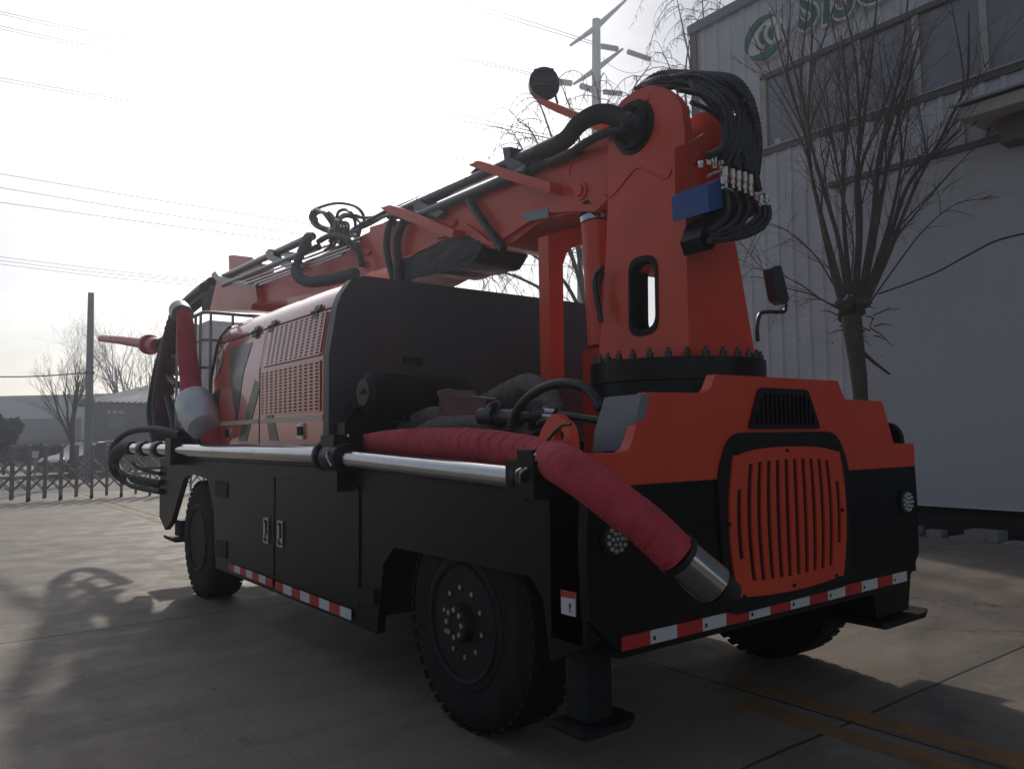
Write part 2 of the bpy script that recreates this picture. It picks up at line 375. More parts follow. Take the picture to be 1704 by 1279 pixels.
def tape(axis, a, b, n, z0, z1, fixed, first_red):
    bm = B(); step = (b-a)/n
    for i in range(n):
        lo, hi = a+i*step, a+(i+1)*step
        mi = (i+(0 if first_red else 1)) % 2
        if axis == 'x': box(bm, (lo, fixed-.0035, z0), (hi-.002, fixed-.0005, z1), mi)
        else: box(bm, (fixed-.0035, lo, z0), (fixed-.0005, hi-.002, z1), mi)
        if mi == 1 and axis == 'x': box(bm, (lo+.015, fixed-.0045, z0+.014), (lo+.03, fixed-.0036, z0+.03), 2)
    return finish('reflective_tape', bm, ['redtape', 'white', 'inkblack'], TR, smooth=0)
tape('y', 2.01, 3.205, 8, .355, .415, -.0105, False)
tape('y', 3.255, 4.22, 7, .365, .42, -.0105, True)
# --- rear face
lo = [(.14, .56), (0, .70), (-.012, .94), (0, 1.2), (W, 1.2), (2.59, .94), (W, .70), (2.44, .56)]
bm = B(); prism(bm, [Vector((x, 0, z)) for x, z in lo], (0, .05, 0)); box(bm, (.15, .002, .535), (2.43, .06, .559)); finish('rear_panel', bm, 'black', TR, bevel=.004)
hi = [(0, 1.201), (0, 1.33), (.19, 1.33), (.225, 1.345), (.25, 1.385), (.315, 1.56), (.34, 1.575), (.715, 1.58), (.745, 1.60), (.785, 1.665), (1.785, 1.67), (1.85, 1.575), (2.235, 1.57), (2.345, 1.335), (W, 1.33), (W, 1.201)]
bm = B(); prism(bm, [Vector((x, 0, z)) for x, z in hi], (0, .05, 0)); finish('rear_hood', bm, 'orange', TR, bevel=.005)
bm = B(); box(bm, (.78, .051, 1.21), (1.79, .19, 1.60)); box(bm, (.5, .051, .62), (2.1, .18, 1.2)); finish('radiator', bm, 'darkvoid', TR)
# black arch round the grille
arc = roundpoly([Vector((x, -.012, z)) for x, z in [(.80, .60), (.765, 1.22), (.86, 1.405), (1.74, 1.405), (1.85, 1.22), (1.815, .615)]], .09, 6)
bm = B(); prism(bm, arc, (0, .0115, 0)); finish('grille_surround', bm, 'blackmatt', TR, bevel=.003)
# grille plate with real slots
def gtop(x): return 1.335-.035*abs((x-1.305)/.45)**3
def gbot(x): return .655+.022*abs((x-1.305)/.45)**2
def gx(t, z):                        # barrel sides
    k = (z-1.0)/.34
    half = .478-.055*k*k
    return 1.305+t*half
def gridplate(nslots):
    bm = B()
    edges = [-1]
    sw = .034; pitch = 2*.86/(nslots-1)
    slots = []
    for i in range(nslots):
        c = -.86+i*pitch; slots.append((c-sw, c+sw)); edges += [c-sw, c+sw]
    edges.append(1)
    def col(t0, t1, z0, z1):
        k = max(2, int((z1-z0)/.04)+1)
        P0 = [Vector((gx(t0, z0+(z1-z0)*i/(k-1)), -.022, z0+(z1-z0)*i/(k-1))) for i in range(k)]
        P1 = [Vector((gx(t1, z0+(z1-z0)*i/(k-1)), -.022, z0+(z1-z0)*i/(k-1))) for i in range(k)]
        for i in range(k-1): prism(bm, [P0[i], P1[i], P1[i+1], P0[i+1]], (0, .0095, 0))
    for a, b_ in zip(edges, edges[1:]):
        tm = (a+b_)/2; xm = 1.305+tm*.46
        if (a, b_) in [(s0, s1) for s0, s1 in slots]:
            inset = .07 if abs(tm) < .8 else .17
            col(a, b_, gbot(xm), gbot(xm)+inset); col(a, b_, gtop(xm)-inset+.01, gtop(xm))
        else: col(a, b_, gbot(xm), gtop(xm))
    return bm
g = finish('grille', gridplate(12), 'orange', TR, smooth=0)
bm = B()
for (px, py) in ((1227, 752), (1309, 749), (1381, 745), (1238, 992), (1321, 973), (1391, 957), (1213, 872), (1401, 848)):
    p = onY(px, py, -.022); cyl(bm, p, p+Vector((0, -.008, 0)), .009, 6)
finish('bolt', bm, 'blackmatt', g)
bm = B(); prism(bm, roundpoly([Vector((x, -.014, z)) for x, z in [(1.0, 1.42), (1.59, 1.42), (1.49, 1.615), (1.09, 1.615)]], .03), (0, .0135, 0))
v = finish('upper_vent', bm, 'blackmatt', TR, bevel=.003)
bm = B()
for i in range(14):
    x = 1.052+i*.0355; top = min(1.585, 1.40+(x-1.012)/.09*.195, 1.40+(1.578-x-.014)/.10*.195)
    box(bm, (x, -.026, 1.445), (x+.014, -.0145, top))
finish('vent_slat', bm, 'black', v)
for px, py in ((1021, 896), (1505, 834.5)):
    p = onY(px, py, 0); bm = B()
    lathe(bm, p, (0, -1, 0), [(.001, .072), (.012, .072), (.016, .062), (.018, .0)][:3], 24)
    tl = finish('tail_light', bm, 'blackmatt', TR)
    bm = B(); lathe(bm, p+Vector((0, -.0165, 0)), (0, -1, 0), [(0, .06), (.004, .056), (.006, .03), (.0065, .002)], 24)
    for rr, k in ((0, 1), (.024, 6), (.046, 11)):
        for i in range(k):
            a = 2*math.pi*i/k; sphere(bm, p+Vector((rr*math.cos(a), -.022, rr*math.sin(a))), .0098, 8, 1)
    finish('lens', bm, ['steel', 'lens'], tl)
tape('x', .16, 2.42, 14, .563, .617, -.001, True)
# lifting lugs
for x0, m_ in ((.02, 'orange'), (W-.06, 'black')):
    pts = roundpoly(yz(x0, [(.10, 1.30), (.36, 1.30), (.30, 1.43), (.22, 1.50), (.12, 1.44)] if x0 < 1 else [(.04, 1.30), (.27, 1.30), (.26, 1.40), (.22, 1.455), (.10, 1.455), (.05, 1.40)]), .035)
    bm = B(); prism(bm, pts, (.04, 0, 0)); o = finish('lifting_lug', bm, m_, TR)
    c = B(); cyl(c, (x0-.1, .19 if x0 < 1 else .155, 1.40 if x0 < 1 else 1.395), (x0+.2, .19 if x0 < 1 else .155, 1.40 if x0 < 1 else 1.395), .032, 16); boolean_cut(o, c)
# grey box standing behind the hood and the deck plate below it
bm = B(); px_prism_x(bm, [(1006, 661), (1067, 655), (1058, 700), (1050, 748), (986, 752), (990, 715)], .27, .05); finish('tool_box', bm, 'greypaint', TR, bevel=.02)
# --- wheels
def wheel(x, y, s, dish):         # s = -1: outer face looks to -X
    def sc(bm, k=.985):
        for v in bm.verts: v.co.y = y+(v.co.y-y)*k; v.co.z *= k
        return bm
    bm = B(); r, wd = .52, .30
    prof = [(-.15, .33), (-.155, .40), (-.145, .46), (-.125, .50), (-.10, .517), (0, .522), (.10, .517), (.125, .50), (.145, .46), (.155, .40), (.15, .33), (.10, .30), (-.10, .30)]
    lathe(bm, (x, y, .522), (1, 0, 0), prof, 72, closed=True)
    # tread blocks
    for i in range(44):
        a = 2*math.pi*i/44
        for sx in (-1, 1):
            c = Vector((x+sx*.085, y, .522)); d = Vector((0, math.cos(a), math.sin(a))); t = Vector((0, -math.sin(a), math.cos(a)))
            q = c+d*.512
            prism(bm, [q+Vector((-.045, 0, 0))-t*.024, q+Vector((.05, 0, 0))-t*.024, q+Vector((.05, 0, 0))+t*.02, q+Vector((-.045, 0, 0))+t*.02], d*.016)
    wp = finish('wheel', sc(bm), 'rubber', TR, smooth=40)
    bm = B(); o = x+s*.13
    lathe(bm, (x, y, .522), (s, 0, 0), [(.15, .325), (.155, .29), (.165, .285), (.16, .27), (.12, .262), (.06, .255), (.0 if dish else .05, .24), (-.02 if dish else .06, .212), (-.02 if dish else .10, .205), (-.02 if dish else .11, .19), (-.02 if dish else .11, .02)], 48)
    if dish: lathe(bm, (x, y, .522), (s, 0, 0), [(-.03, .10), (.06, .095), (.08, .07), (.085, .005)], 24)
    rm = finish('rim', sc(bm), 'blackmatt' if dish else 'blackmatt', wp)
    if not dish:
        bm = B(); lathe(bm, (x, y, .522), (s, 0, 0), [(.111, .105), (.15, .10), (.19, .085), (.192, .004)], 24); finish('hub', sc(bm), 'blackmatt', wp)
    bm = B()
    for i in range(10):
        a = 2*math.pi*i/10+.2; c = Vector((x, y+.19*math.cos(a), .522+.19*math.sin(a)))
        h0 = -.02 if dish else .10
        if not dish: c = Vector((x, y+.165*math.cos(a), .522+.165*math.sin(a)))
        cyl(bm, c+Vector((s*h0, 0, 0)), c+Vector((s*(h0+.035), 0, 0)), .022, 6); cyl(bm, c+Vector((s*(h0+.035), 0, 0)), c+Vector((s*(h0+.055), 0, 0)), .012, 8)
    if not dish:
        for i in range(8):
            a = 2*math.pi*i/8; c = Vector((x+s*.19, y+.065*math.cos(a), .522+.065*math.sin(a))); cyl(bm, c, c+Vector((s*.015, 0, 0)), .014, 6)
    finish('wheel_nut', sc(bm), 'brass', rm)
wheel(.225, .98, -1, False); wheel(.165, 5.18, -1, True); wheel(W-.225, .86, 1, False); wheel(W-.165, 5.18, 1, True)
# --- outriggers
def outrigger(x0, x1, y0, y1, ztop, zpad, lean, pad):
    bm = B()
    prism(bm, [Vector((x0, y0, ztop)), Vector((x1, y0, ztop)), Vector((x1-lean, y0, zpad)), Vector((x0+lean*.4, y0, zpad))], (0, y1-y0, 0))
    o = finish('outrigger', bm, 'blackmatt', TR, bevel=.008)
    bm = B(); xm, ym = (x0+x1)/2, (y0+y1)/2
    prism(bm, [Vector((xm-pad, ym-pad*.9, zpad-.045)), Vector((xm+pad, ym-pad*.9, zpad-.045)), Vector((xm+pad, ym+pad*.9, zpad-.045)), Vector((xm-pad, ym+pad*.9, zpad-.045))], (0, 0, .03))
    for sx in (-1, 1): prism(bm, [Vector((xm+sx*pad, ym-pad*.9, zpad-.045)), Vector((xm+sx*(pad+.03), ym-pad*.9, zpad-.02)), Vector((xm+sx*(pad+.03), ym-pad*.9, zpad+.005)), Vector((xm+sx*pad, ym-pad*.9, zpad-.015))], (0, pad*1.8, 0))
    finish('foot_plate', bm, 'blackmatt', o, bevel=.004); return o
outrigger(2.28, 2.72, .12, .40, .57, .35, .05, .23)
outrigger(.09, .22, .12, .25, .56, .27, .0, .12)
outrigger(.10, .36, 6.1, 6.3, .60, .44, .0, .19)
outrigger(2.2, 2.48, 6.1, 6.3, .60, .42, .0, .19)
bm = B(); box(bm, (.0, .045, .60), (.06, .23, 1.19)); finish('corner_post', bm, 'black', TR, bevel=.004)
# warning plate
bm = B(); px_prism_x(bm, [(933, 981), (957, 986), (957, 1026), (934, 1020)], -.006, .0055, 0); px_prism_x(bm, [(933, 981), (957, 986), (957, 996), (933, 992)], -.0075, .001, 1)
px_prism_x(bm, [(946.5, 1003), (950, 1004), (949, 1013), (947, 1012.5)], -.0075, .001, 2); px_prism_x(bm, [(947, 1014.5), (949.5, 1015), (949.5, 1018), (947, 1017.5)], -.0075, .001, 2)
finish('warning_plate', bm, ['white', 'redtape', 'inkblack'], TR, smooth=0)

# --- engine hood on the deck
Y0, Y1 = 2.55, 5.12
prof = [(.10, 1.362), (.10, 1.935), (.103, 1.96), (.155, 2.27), (.19, 2.36), (.26, 2.45), (.36, 2.485), (2.35, 2.485), (2.48, 2.42), (2.50, 2.2), (2.50, 1.362)]
def hoodx(z):
    P = prof[:6]
    for (xa, za), (xb, zb) in zip(P, P[1:]):
        if za <= z <= zb: return xa+(xb-xa)*(z-za)/(zb-za)
    return .1
bm = B(); prism(bm, [Vector((x, Y0+.09, z)) for x, z in prof], (0, Y1-Y0-.09, 0)); hood = finish('engine_hood', bm, 'orange_gloss', TR, bevel=.012)
# rear wall of the hood wraps slightly proud of it
prw = [(x-.012, z) if x < 1 else (x+.012, z) for x, z in prof]; prw = [(x, z+.012 if z > 2.44 else z) for x, z in prw]
bm = B(); prism(bm, [Vector((x, Y0, z)) for x, z in prw], (0, .088, 0)); rw = finish('hood_rear_wall', bm, 'satin', TR, bevel=.01)
bm = B(); px_prism_y(bm, [(672, 593), (702, 595), (704, 606), (674, 603)], Y0-.03, .029); finish('handle', bm, 'black', rw, bevel=.006)
# front frame of the hood
bm = B(); prism(bm, [Vector((x-.008 if x < 1 else x+.008, Y1, z+.006 if z > 2.4 else z)) for x, z in prof], (0, .05, 0)); finish('hood_front_frame', bm, 'blackmatt', TR, bevel=.012)
def hp(y, z, off): return Vector((hoodx(z)-off, y, z))
def hstrip(bm, y0, y1, z0, z1, off=.004, th=.0035, mi=0):
    zs = [z0]+[z for z in (1.935, 1.96, 2.27, 2.36) if z0 < z < z1]+[z1]
    for a, b_ in zip(zs, zs[1:]): prism(bm, [hp(y0, a, off), hp(y1, a, off), hp(y1, b_, off), hp(y0, b_, off)], (th, 0, 0), mi)
# seams
bm = B()
hstrip(bm, Y0+.1, Y1-.005, 2.272, 2.284, .003, .0025); hstrip(bm, 3.86, 3.872, 1.37, 2.272, .003, .0025)
finish('panel_seam', bm, 'darkvoid', hood, smooth=0)
bm = B(); hstrip(bm, Y0+.12, 3.85, 1.525, 1.56, .0045, .004); hstrip(bm, 3.885, Y1-.18, 1.525, 1.56, .0045, .004); finish('pale_stripe', bm, 'ivory', hood, smooth=0)
# painted chevrons
bm = B()
def hpoly(pts, off=.0036):
    prism(bm, [hp(y, z, off) for y, z in pts], (.003, 0, 0))
def hpx(pxs, off=.0036, bm_=None):
    P = []
    for x, y in pxs:
        q = onX(x, y, .1); q = onX(x, y, hoodx(max(1.37, min(2.45, q.z)))-off); P.append(Vector((hoodx(max(1.364, min(2.45, q.z)))-off, q.y, q.z)))
    prism(bm_ or bm, P, (.003, 0, 0))
hpx([(424, 632), (433, 640), (410, 734), (396, 734)]); hpx([(436, 642), (446, 652), (463, 733), (448, 733)])
zl_ = [1.56, 1.935, 1.962, 2.20]
for za, zb_ in zip(zl_, zl_[1:]):
    L1, L2 = [4.42+.30*(z-1.56)/.64 for z in (za, zb_)]; R1, R2 = [4.40-.24*(z-1.56)/.64 for z in (za, zb_)]
    hpoly([(L1, za), (R1, za), (R2, zb_), (L2, zb_)])
hpx([(356, 650), (366, 648), (358, 700), (362, 735), (353, 735)])
finish('chevron', bm, 'black_gloss', hood, smooth=0)
bm = B(); hpx([(361, 572), (371, 566), (372, 590), (366, 622), (358, 630)]); finish('chevron', bm, 'black_gloss', hood, smooth=0)
# perforated service panel, slots cut through
def perf(y0, y1, z0, z1, nc, nr, off):
    bm = B(); dz = (z1-z0)/(nr*2+1); dy = (y1-y0)/nc
    def cell(a, b_, c, d): prism(bm, [hp(a, c, off), hp(b_, c, off), hp(b_, d, off), hp(a, d, off)], (.006, 0, 0))
    for r in range(nr*2+1):
        c, d = z0+r*dz, z0+(r+1)*dz
        if r % 2 == 0: cell(y0, y1, c, d)
        else:
            e = y0
            for k in range(nc):
                s0 = y0+(k+.22)*dy; s1 = y0+(k+.78)*dy
                cell(e, s0, c, d); e = s1
            cell(e, y1, c, d)
    return bm
bm = B(); hstrip(bm, 2.72, 3.78, 1.60, 1.92, .0025, .002); hstrip(bm, 2.72, 3.78, 1.985, 2.255, .0025, .002); finish('vent_backing', bm, 'darkvoid', hood, smooth=0)
p1 = finish('perforated_panel', perf(2.70, 3.82, 1.962, 2.262, 12, 13, .016), 'orange_gloss', TR, smooth=0)
p2 = finish('perforated_panel', perf(2.70, 3.82, 1.585, 1.925, 12, 14, .010), 'orange_gloss', TR, smooth=0)
bm = B()
for y in (2.88, 3.72, 4.10):
    for z in (2.235, 2.285): prism(bm, [hp(y-.05, z, .02), hp(y+.05, z, .02), hp(y+.05, z+.04, .02), hp(y-.05, z+.04, .02)], (.012, 0, 0))
    cyl(bm, hp(y-.06, 2.28, .022), hp(y+.06, 2.28, .022), .012, 8)
finish('hinge', bm, 'steel', hood)
for y in (3.02, 4.62):
    bm = B(); prism(bm, roundpoly([hp(y-.055, 1.40, .012), hp(y+.055, 1.40, .012), hp(y+.055, 1.51, .012), hp(y-.055, 1.51, .012)], .02), (.011, 0, 0))
    for zz in (1.412, 1.492): box(bm, (.072, y-.045, zz), (.0875, y+.045, zz+.008))
    lt = finish('latch', bm, 'chrome', hood)
    bm = B(); box(bm, (.078, y-.035, 1.425), (.0875, y+.035, 1.487)); finish('latch_recess', bm, 'darkvoid', TR, smooth=0)
# air cleaner drum on the rear wall
ax0 = onX(603, 652, .16)
ay = ax0.y; az = ax0.z
bm = B(); lathe(bm, (.16, ay, az), (1, 0, 0), [(0, .03), (0, .085), (.012, .095), (.02, .12), (.03, .128), (.10, .128), (.105, .118), (.75, .118), (.76, .10)], 36)
box(bm, (.45, ay, az-.18), (.5, Y0, az-.05)); dr = finish('air_cleaner', bm, 'black', TR)
bm = B(); cyl(bm, (.15, ay, az), (.16, ay, az), .014, 10); lathe(bm, (.135, ay, az), (1, 0, 0), [(0, .008), (.012, .02)], 10); box(bm, (.30, ay-.05, az+.115), (.42, ay+.02, az+.121)); finish('wing_nut', bm, 'steel', dr)
bm = B(); box(bm, (.12, 2.38, 1.22), (.6, 2.54, 1.5)); prism(bm, [Vector((.14, 2.40, 1.5)), Vector((.14, 2.52, 1.5)), Vector((.22, 2.52, 1.62)), Vector((.22, 2.42, 1.6))], (.3, 0, 0)); finish('bracket', bm, 'black', TR, bevel=.01)

# --- orange post frame beside the column
bm = B(); YP = 1.50
px_prism_y(bm, [(912, 391), (984, 371), (984, 404), (953, 411), (943, 422), (937, 440), (939, 640), (917, 640)], YP, .10); finish('boom_rest_frame', bm, 'orange', TR, bevel=.006)

# --- slew ring and column
cx, cy = 1.29, .66
bm = B(); lathe(bm, (cx, cy, 1.22), (0, 0, 1), [(0, .42), (.30, .42), (.32, .46), (.45, .46), (.455, .475), (.565, .475), (.57, .44)], 56)
ring = finish('slew_ring', bm, 'black', TR)
bm = B()
for i in range(30):
    a = 2*math.pi*i/30; c = Vector((cx+.445*math.cos(a), cy+.445*math.sin(a), 1.785)); cyl(bm, c, c+Vector((0, 0, .03)), .018, 6); cyl(bm, c+Vector((0, 0, .03)), c+Vector((0, 0, .05)), .010, 8)
finish('bolt', bm, 'steel', ring)
XL = 1.0
lp = [(998, 597), (997, 575), (1002, 540), (1008, 420), (1012, 330), (1012, 215), (1019, 190), (1034, 168), (1056, 151), (1082, 143), (1104, 146), (1122, 158), (1134, 176), (1139, 215), (1141, 330), (1143, 450), (1147, 597)]
bm = B(); px_prism_x(bm, lp, XL, .06)
col_ = finish('boom_column', bm, 'orange', TR, bevel=.006)
oc = [onX(x, y, XL-.1) for x, y in ()]
c = B()
oval = roundpoly([onX(x, y, XL) for x, y in [(1049, 436), (1092, 428), (1094, 548), (1050, 556)]], .075, 8)
prism(c, [p-Vector((.2, 0, 0)) for p in oval], (.6, 0, 0)); boolean_cut(col_, c)
# rim tube of the oval opening
bm = B(); n = len(oval); cen = sum(oval, Vector())/n
outer = [cen+(p-cen)*1.0 for p in oval]; 
inn = [p+Vector((.13, 0, 0)) for p in outer]; fr = [p-Vector((.008, 0, 0)) for p in outer]
o2 = [cen+(p-cen)*1.10+Vector((-.008, 0, 0)) for p in oval]; o3 = [p+Vector((.0075, 0, 0)) for p in o2]
in2 = [cen+(p-cen)*.93+Vector((.13, 0, 0)) for p in oval]; in3 = [cen+(p-cen)*.93+Vector((-.008, 0, 0)) for p in oval]
def ringloop(bm, A, C_):
    A = [bm.verts.new(p) for p in A]; C_ = [bm.verts.new(p) for p in C_]
    for i in range(len(A)): bm.faces.new((A[i], A[(i+1) % len(A)], C_[(i+1) % len(A)], C_[i]))
ringloop(bm, o3, o2); ringloop(bm, o2, in3); ringloop(bm, in3, in2); ringloop(bm, in2, inn)
bmesh.ops.remove_doubles(bm, verts=bm.verts, dist=.0005)
finish('opening_rim', bm, 'blackmatt', col_)
# column rear plate, right plate, front plate; far lug
yr = onX(1143, 450, XL).y
zb = 1.79; zt = onX(1141, 330, XL).z
xr_b, xr_t = onY(1258, 592, yr).x, onY(1226, 415, yr).x
zr = onY(1226, 415, yr).z
yf = onX(998, 597, XL).y; yft = onX(1012, 330, XL).y
bm = B()
prism(bm, [Vector((XL+.06, yr, zb)), Vector((xr_b, yr, zb)), Vector((xr_t, yr, zr)), Vector((xr_t-.06, yr, zt)), Vector((XL+.06, yr, zt))], (0, .04, 0))
prism(bm, [Vector((xr_b-.04, yr+.041, zb)), Vector((xr_b-.04, yf-.04, zb)), Vector((xr_t-.04, yft, zr)), Vector((xr_t-.04, yr+.041, zr))], (.04, 0, 0))
prism(bm, [Vector((XL+.06, yf-.04, zb)), Vector((xr_b-.04, yf-.04, zb)), Vector((xr_b-.04, yf-.06, zb+.22)), Vector((XL+.06, yf-.06, zb+.22))], (0, .04, 0))
finish('column_plate', bm, 'orange', TR, bevel=.004)
far = [(1148, 440), (1147, 300), (1146, 215), (1150, 190), (1160, 174), (1174, 168), (1188, 180), (1198, 195), (1204, 214), (1206, 260), (1215, 440)]
bm = B()
prism(bm, [onX(x, y, XL)+Vector((.52, 0, 0)) for x, y in lp[4:-2]], (.06, 0, 0)); finish('column_plate', bm, 'orange', TR, bevel=.006)
pv = onX(1055, 212, XL); 
bm = B(); cyl(bm, pv+Vector((.061, 0, 0)), pv+Vector((.519, 0, 0)), .11, 28); finish('pivot_tube', bm, 'orange', TR)
bm = B(); box(bm, (XL+.061, yr+.10, zr-.1), (XL+.519, yft-.12, zt+.05)); finish('column_core', bm, 'orange', TR)
bm = B(); pz = pv+Vector((-.0, 0, 0)); lathe(bm, pz, (-1, 0, 0), [(.0005, .148), (.008, .146), (.010, .125), (.045, .122), (.045, .105), (.002, .10)], 32); finish('hose_socket', bm, 'black', TR)
# raised weld seam lines on the column and boom
def bead(pxs, X, name, m_='orange', r=.007):
    bm = B(); tube(bm, [onX(x, y, X) for x, y in pxs], r, 6); return finish(name, bm, m_, TR)
bead([(1013, 329), (1020, 325), (1056, 281), (1064, 279), (1105, 297), (1112, 295), (1117, 282)], XL-.002, 'weld_seam')
bead([(1080, 158), (1080, 165), (1068, 172), (1075, 178), (1078, 195)], XL-.002, 'weld_seam')
# lift cylinder behind the column
a = onX(1000, 590, 1.18); b_ = onX(993, 362, 1.18)
bm = B(); cyl(bm, onX(1003, 575, 1.16), onX(990, 372, 1.16), .085, 24); lc = finish('lift_cylinder', bm, 'orange', TR)
bm = B(); cyl(bm, onX(990, 371, 1.16), onX(989, 362, 1.16), .092, 24); finish('gland_ring', bm, 'chrome', lc)
bm = B(); cyl(bm, onX(989, 361.5, 1.16), onX(991, 345, 1.18), .088, 24); cyl(bm, onX(991, 345, 1.18), onX(994, 330, 1.22), .06, 24); finish('cylinder_head', bm, 'blackmatt', lc)
bm = B(); hose(bm, [onX(x, y, .93) for x, y in ((1003, 445), (992, 458), (990, 480), (996, 510), (1000, 535))], .016); hose(bm, [onX(x, y, .95) for x, y in ((1004, 452), (998, 470), (996, 495), (999, 520))], .012); finish('cylinder_hose', bm, 'hose', TR)

# --- bracket plate, valve block with fittings and hoses on the rear of the column
YB = yr-.02
bm = B(); px_prism_y(bm, [(1143, 240), (1172, 222), (1172, 245), (1146, 288), (1147, 338), (1143, 345)], YB, .018); px_prism_y(bm, [(1122, 246), (1143, 238), (1143, 346), (1124, 340)], yr-.012, .010); finish('bracket_plate', bm, 'orange', TR, bevel=.003)
YV = YB-.24
bm = B()
px_prism_y(bm, [(1177, 308), (1200, 296), (1203, 346), (1180, 352)], YV+.02, .22)
vb = finish('valve_block', bm, 'blue', TR, bevel=.008)
bm = B(); px_prism_y(bm, [(1200, 300), (1215, 305), (1262, 332), (1262, 352), (1240, 368), (1205, 385), (1196, 400), (1186, 415), (1172, 418), (1164, 395), (1175, 365), (1200, 350)], YV+.06, .12); finish('valve_body', bm, 'black', TR, bevel=.012)
fit = [(1166, 268, 279, 0), (1180, 262, 274, 0), (1189, 262, 280, .02), (1200, 268, 284, .02), (1207, 278, 312, -.02), (1219, 282, 314, -.02), (1229, 285, 318, -.03), (1239, 287, 322, -.03), (1249, 291, 326, -.04), (1258, 322, 334, -.04), (1266, 326, 340, -.05), (1275, 324, 338, -.05)]
bm = B()
for x, a, b_, dy in fit:
    p = onY(x, a, YV+dy); q = onY(x+1.0, b_, YV+dy)
    mid = p+(q-p)*.45
    cyl(bm, p, mid, .0125, 8); cyl(bm, mid, q, .0085, 8); cyl(bm, mid+(q-mid)*.3, mid+(q-mid)*.62, .014, 6)
for pts in (((1178, 293), (1186, 289), (1196, 286), (1201, 292), (1203, 306)), ((1202, 312), (1212, 315), (1219, 318)), ((1256, 332), (1262, 324), (1270, 322), (1277, 328), (1277, 342))):
    hose(bm, [onY(x, y, YV-.05) for x, y in pts], .007, 8)
finish('fitting', bm, 'brass', vb)
# big bundle: from the boom root over the top and down to the fittings
bund = B()
ends = [(1180, 260), (1190, 258), (1201, 264), (1208, 276), (1219, 280), (1229, 283), (1239, 285), (1249, 289), (1257, 300), (1262, 318)]
rb = random.Random(3)
for i, (ex, ey) in enumerate(ends):
    k = i/(len(ends)-1)
    for q in range(2 if i % 3 == 0 else 1):
        j = rb.random()
        st = onX(1066+j*42, 140+j*10, 1.10+.32*j)
        X1 = 1104+j*50; ap = 1206+k*44+q*6+rb.uniform(-4, 4)
        top1 = onY(X1, 136-k*9+q*8+rb.uniform(-4, 4), .50-.1*j)
        top2 = onY(1160+k*22+rb.uniform(-6, 6), 146-k*16+q*8+rb.uniform(-4, 4), .30)
        side1 = onY(ap-6, 188-k*22+rb.uniform(-8, 8), .14)
        side2 = onY(ap+rb.uniform(-6, 6)-(10 if q else -6)*(1-k)*.6, 236+rb.uniform(-8, 8), .08)
        e = onY(ex+rb.uniform(-3, 3), ey, YV+rb.uniform(-.03, .05))
        corrug(bund, [st, top1, top2, side1, side2, e], rb.uniform(.014, .018), .024, .10, 8)
for dx in (0, 5):
    corrug(bund, [onX(1064-dx, 150, 1.2), onX(1100, 126-dx*.5, 1.35), onY(1170, 127-dx*.5, .40), onY(1225, 139-dx, .16), onY(1251+dx*.4, 180, .08), onY(1262, 240, .08), onY(1258, 290, YV)], .02, .024, .11, 8)
for pts in (((1150, 170), (1190, 190), (1212, 225), (1205, 255), (1196, 270)), ((1128, 150), (1165, 158), (1200, 200), (1222, 240), (1190, 262)), ((1140, 152), (1180, 165), (1222, 215), (1215, 268))):
    corrug(bund, [onY(x, y, .16) for x, y in pts], .012, .024, .1, 8)
finish('hydraulic_hose', bund, 'hose', TR)
bm = B()
for pts, rr in ((((1277, 342), (1279, 358), (1268, 378), (1240, 392), (1205, 398), (1180, 400)), .016), (((1270, 342), (1271, 360), (1255, 378), (1225, 390), (1190, 396)), .014), (((1256, 336), (1262, 356), (1246, 374), (1215, 388), (1185, 392)), .014), (((1222, 320), (1230, 350), (1215, 375), (1190, 388)), .014), (((1241, 326), (1245, 352), (1228, 378), (1195, 396)), .014), (((1209, 316), (1212, 350), (1200, 370), (1180, 384)), .014)):
    hose(bm, [onY(x, y, YV-.03) for x, y in pts], rr)
finish('lower_hose', bm, 'hose', TR)

# --- boom. Its left face is the plane X = XB
XB, WB = 1.10, .36
def boomplate(name, pxs, X=XB, wd=WB, m_='orange', bev=.008):
    bm = B(); px_prism_x(bm, pxs, X, wd); return finish(name, bm, m_, TR, bevel=bev)
boomplate('boom_arm', [(1075, 150), (1010, 222), (960, 246), (910, 270), (840, 302), (775, 332), (728, 353), (690, 370), (640, 390), (648, 436), (690, 422), (740, 398), (775, 393), (800, 398), (806, 411), (820, 414), (843, 409), (862, 397), (884, 379), (912, 364), (945, 357), (976, 355), (1000, 345), (1075, 270)])
boomplate('boom_flange', [(722, 388), (775, 372), (800, 390), (815, 403), (843, 377), (884, 352), (912, 343), (950, 342), (985, 339), (1004, 322), (1012, 330), (990, 352), (950, 352), (912, 354), (884, 366), (845, 392), (818, 409), (798, 404), (770, 384), (724, 397)], XB-.03, .03, 'orange', .004)
boomplate('boom_arm', [(640, 374), (575, 405), (500, 440), (440, 462), (418, 470), (400, 480), (400, 512), (462, 499), (520, 487), (600, 462), (640, 440), (654, 400)], XB+.03, WB-.06)
boomplate('boom_head', [(362, 461), (424, 466), (428, 500), (418, 509), (418, 516), (349, 516)], XB-.04, WB+.08, 'orange')
boomplate('boom_end_bracket', [(345, 470), (360, 463), (350, 516), (336, 518), (334, 490)], XB-.02, WB, 'blackmatt')
boomplate('boom_collar', [(615, 378), (655, 366), (658, 440), (622, 452)], XB-.02, WB+.04, 'orange')
boomplate('counter_box', [(380, 426), (386, 424), (420, 428), (432, 438), (432, 470), (382, 470)], XB+.14, .18, 'orange')
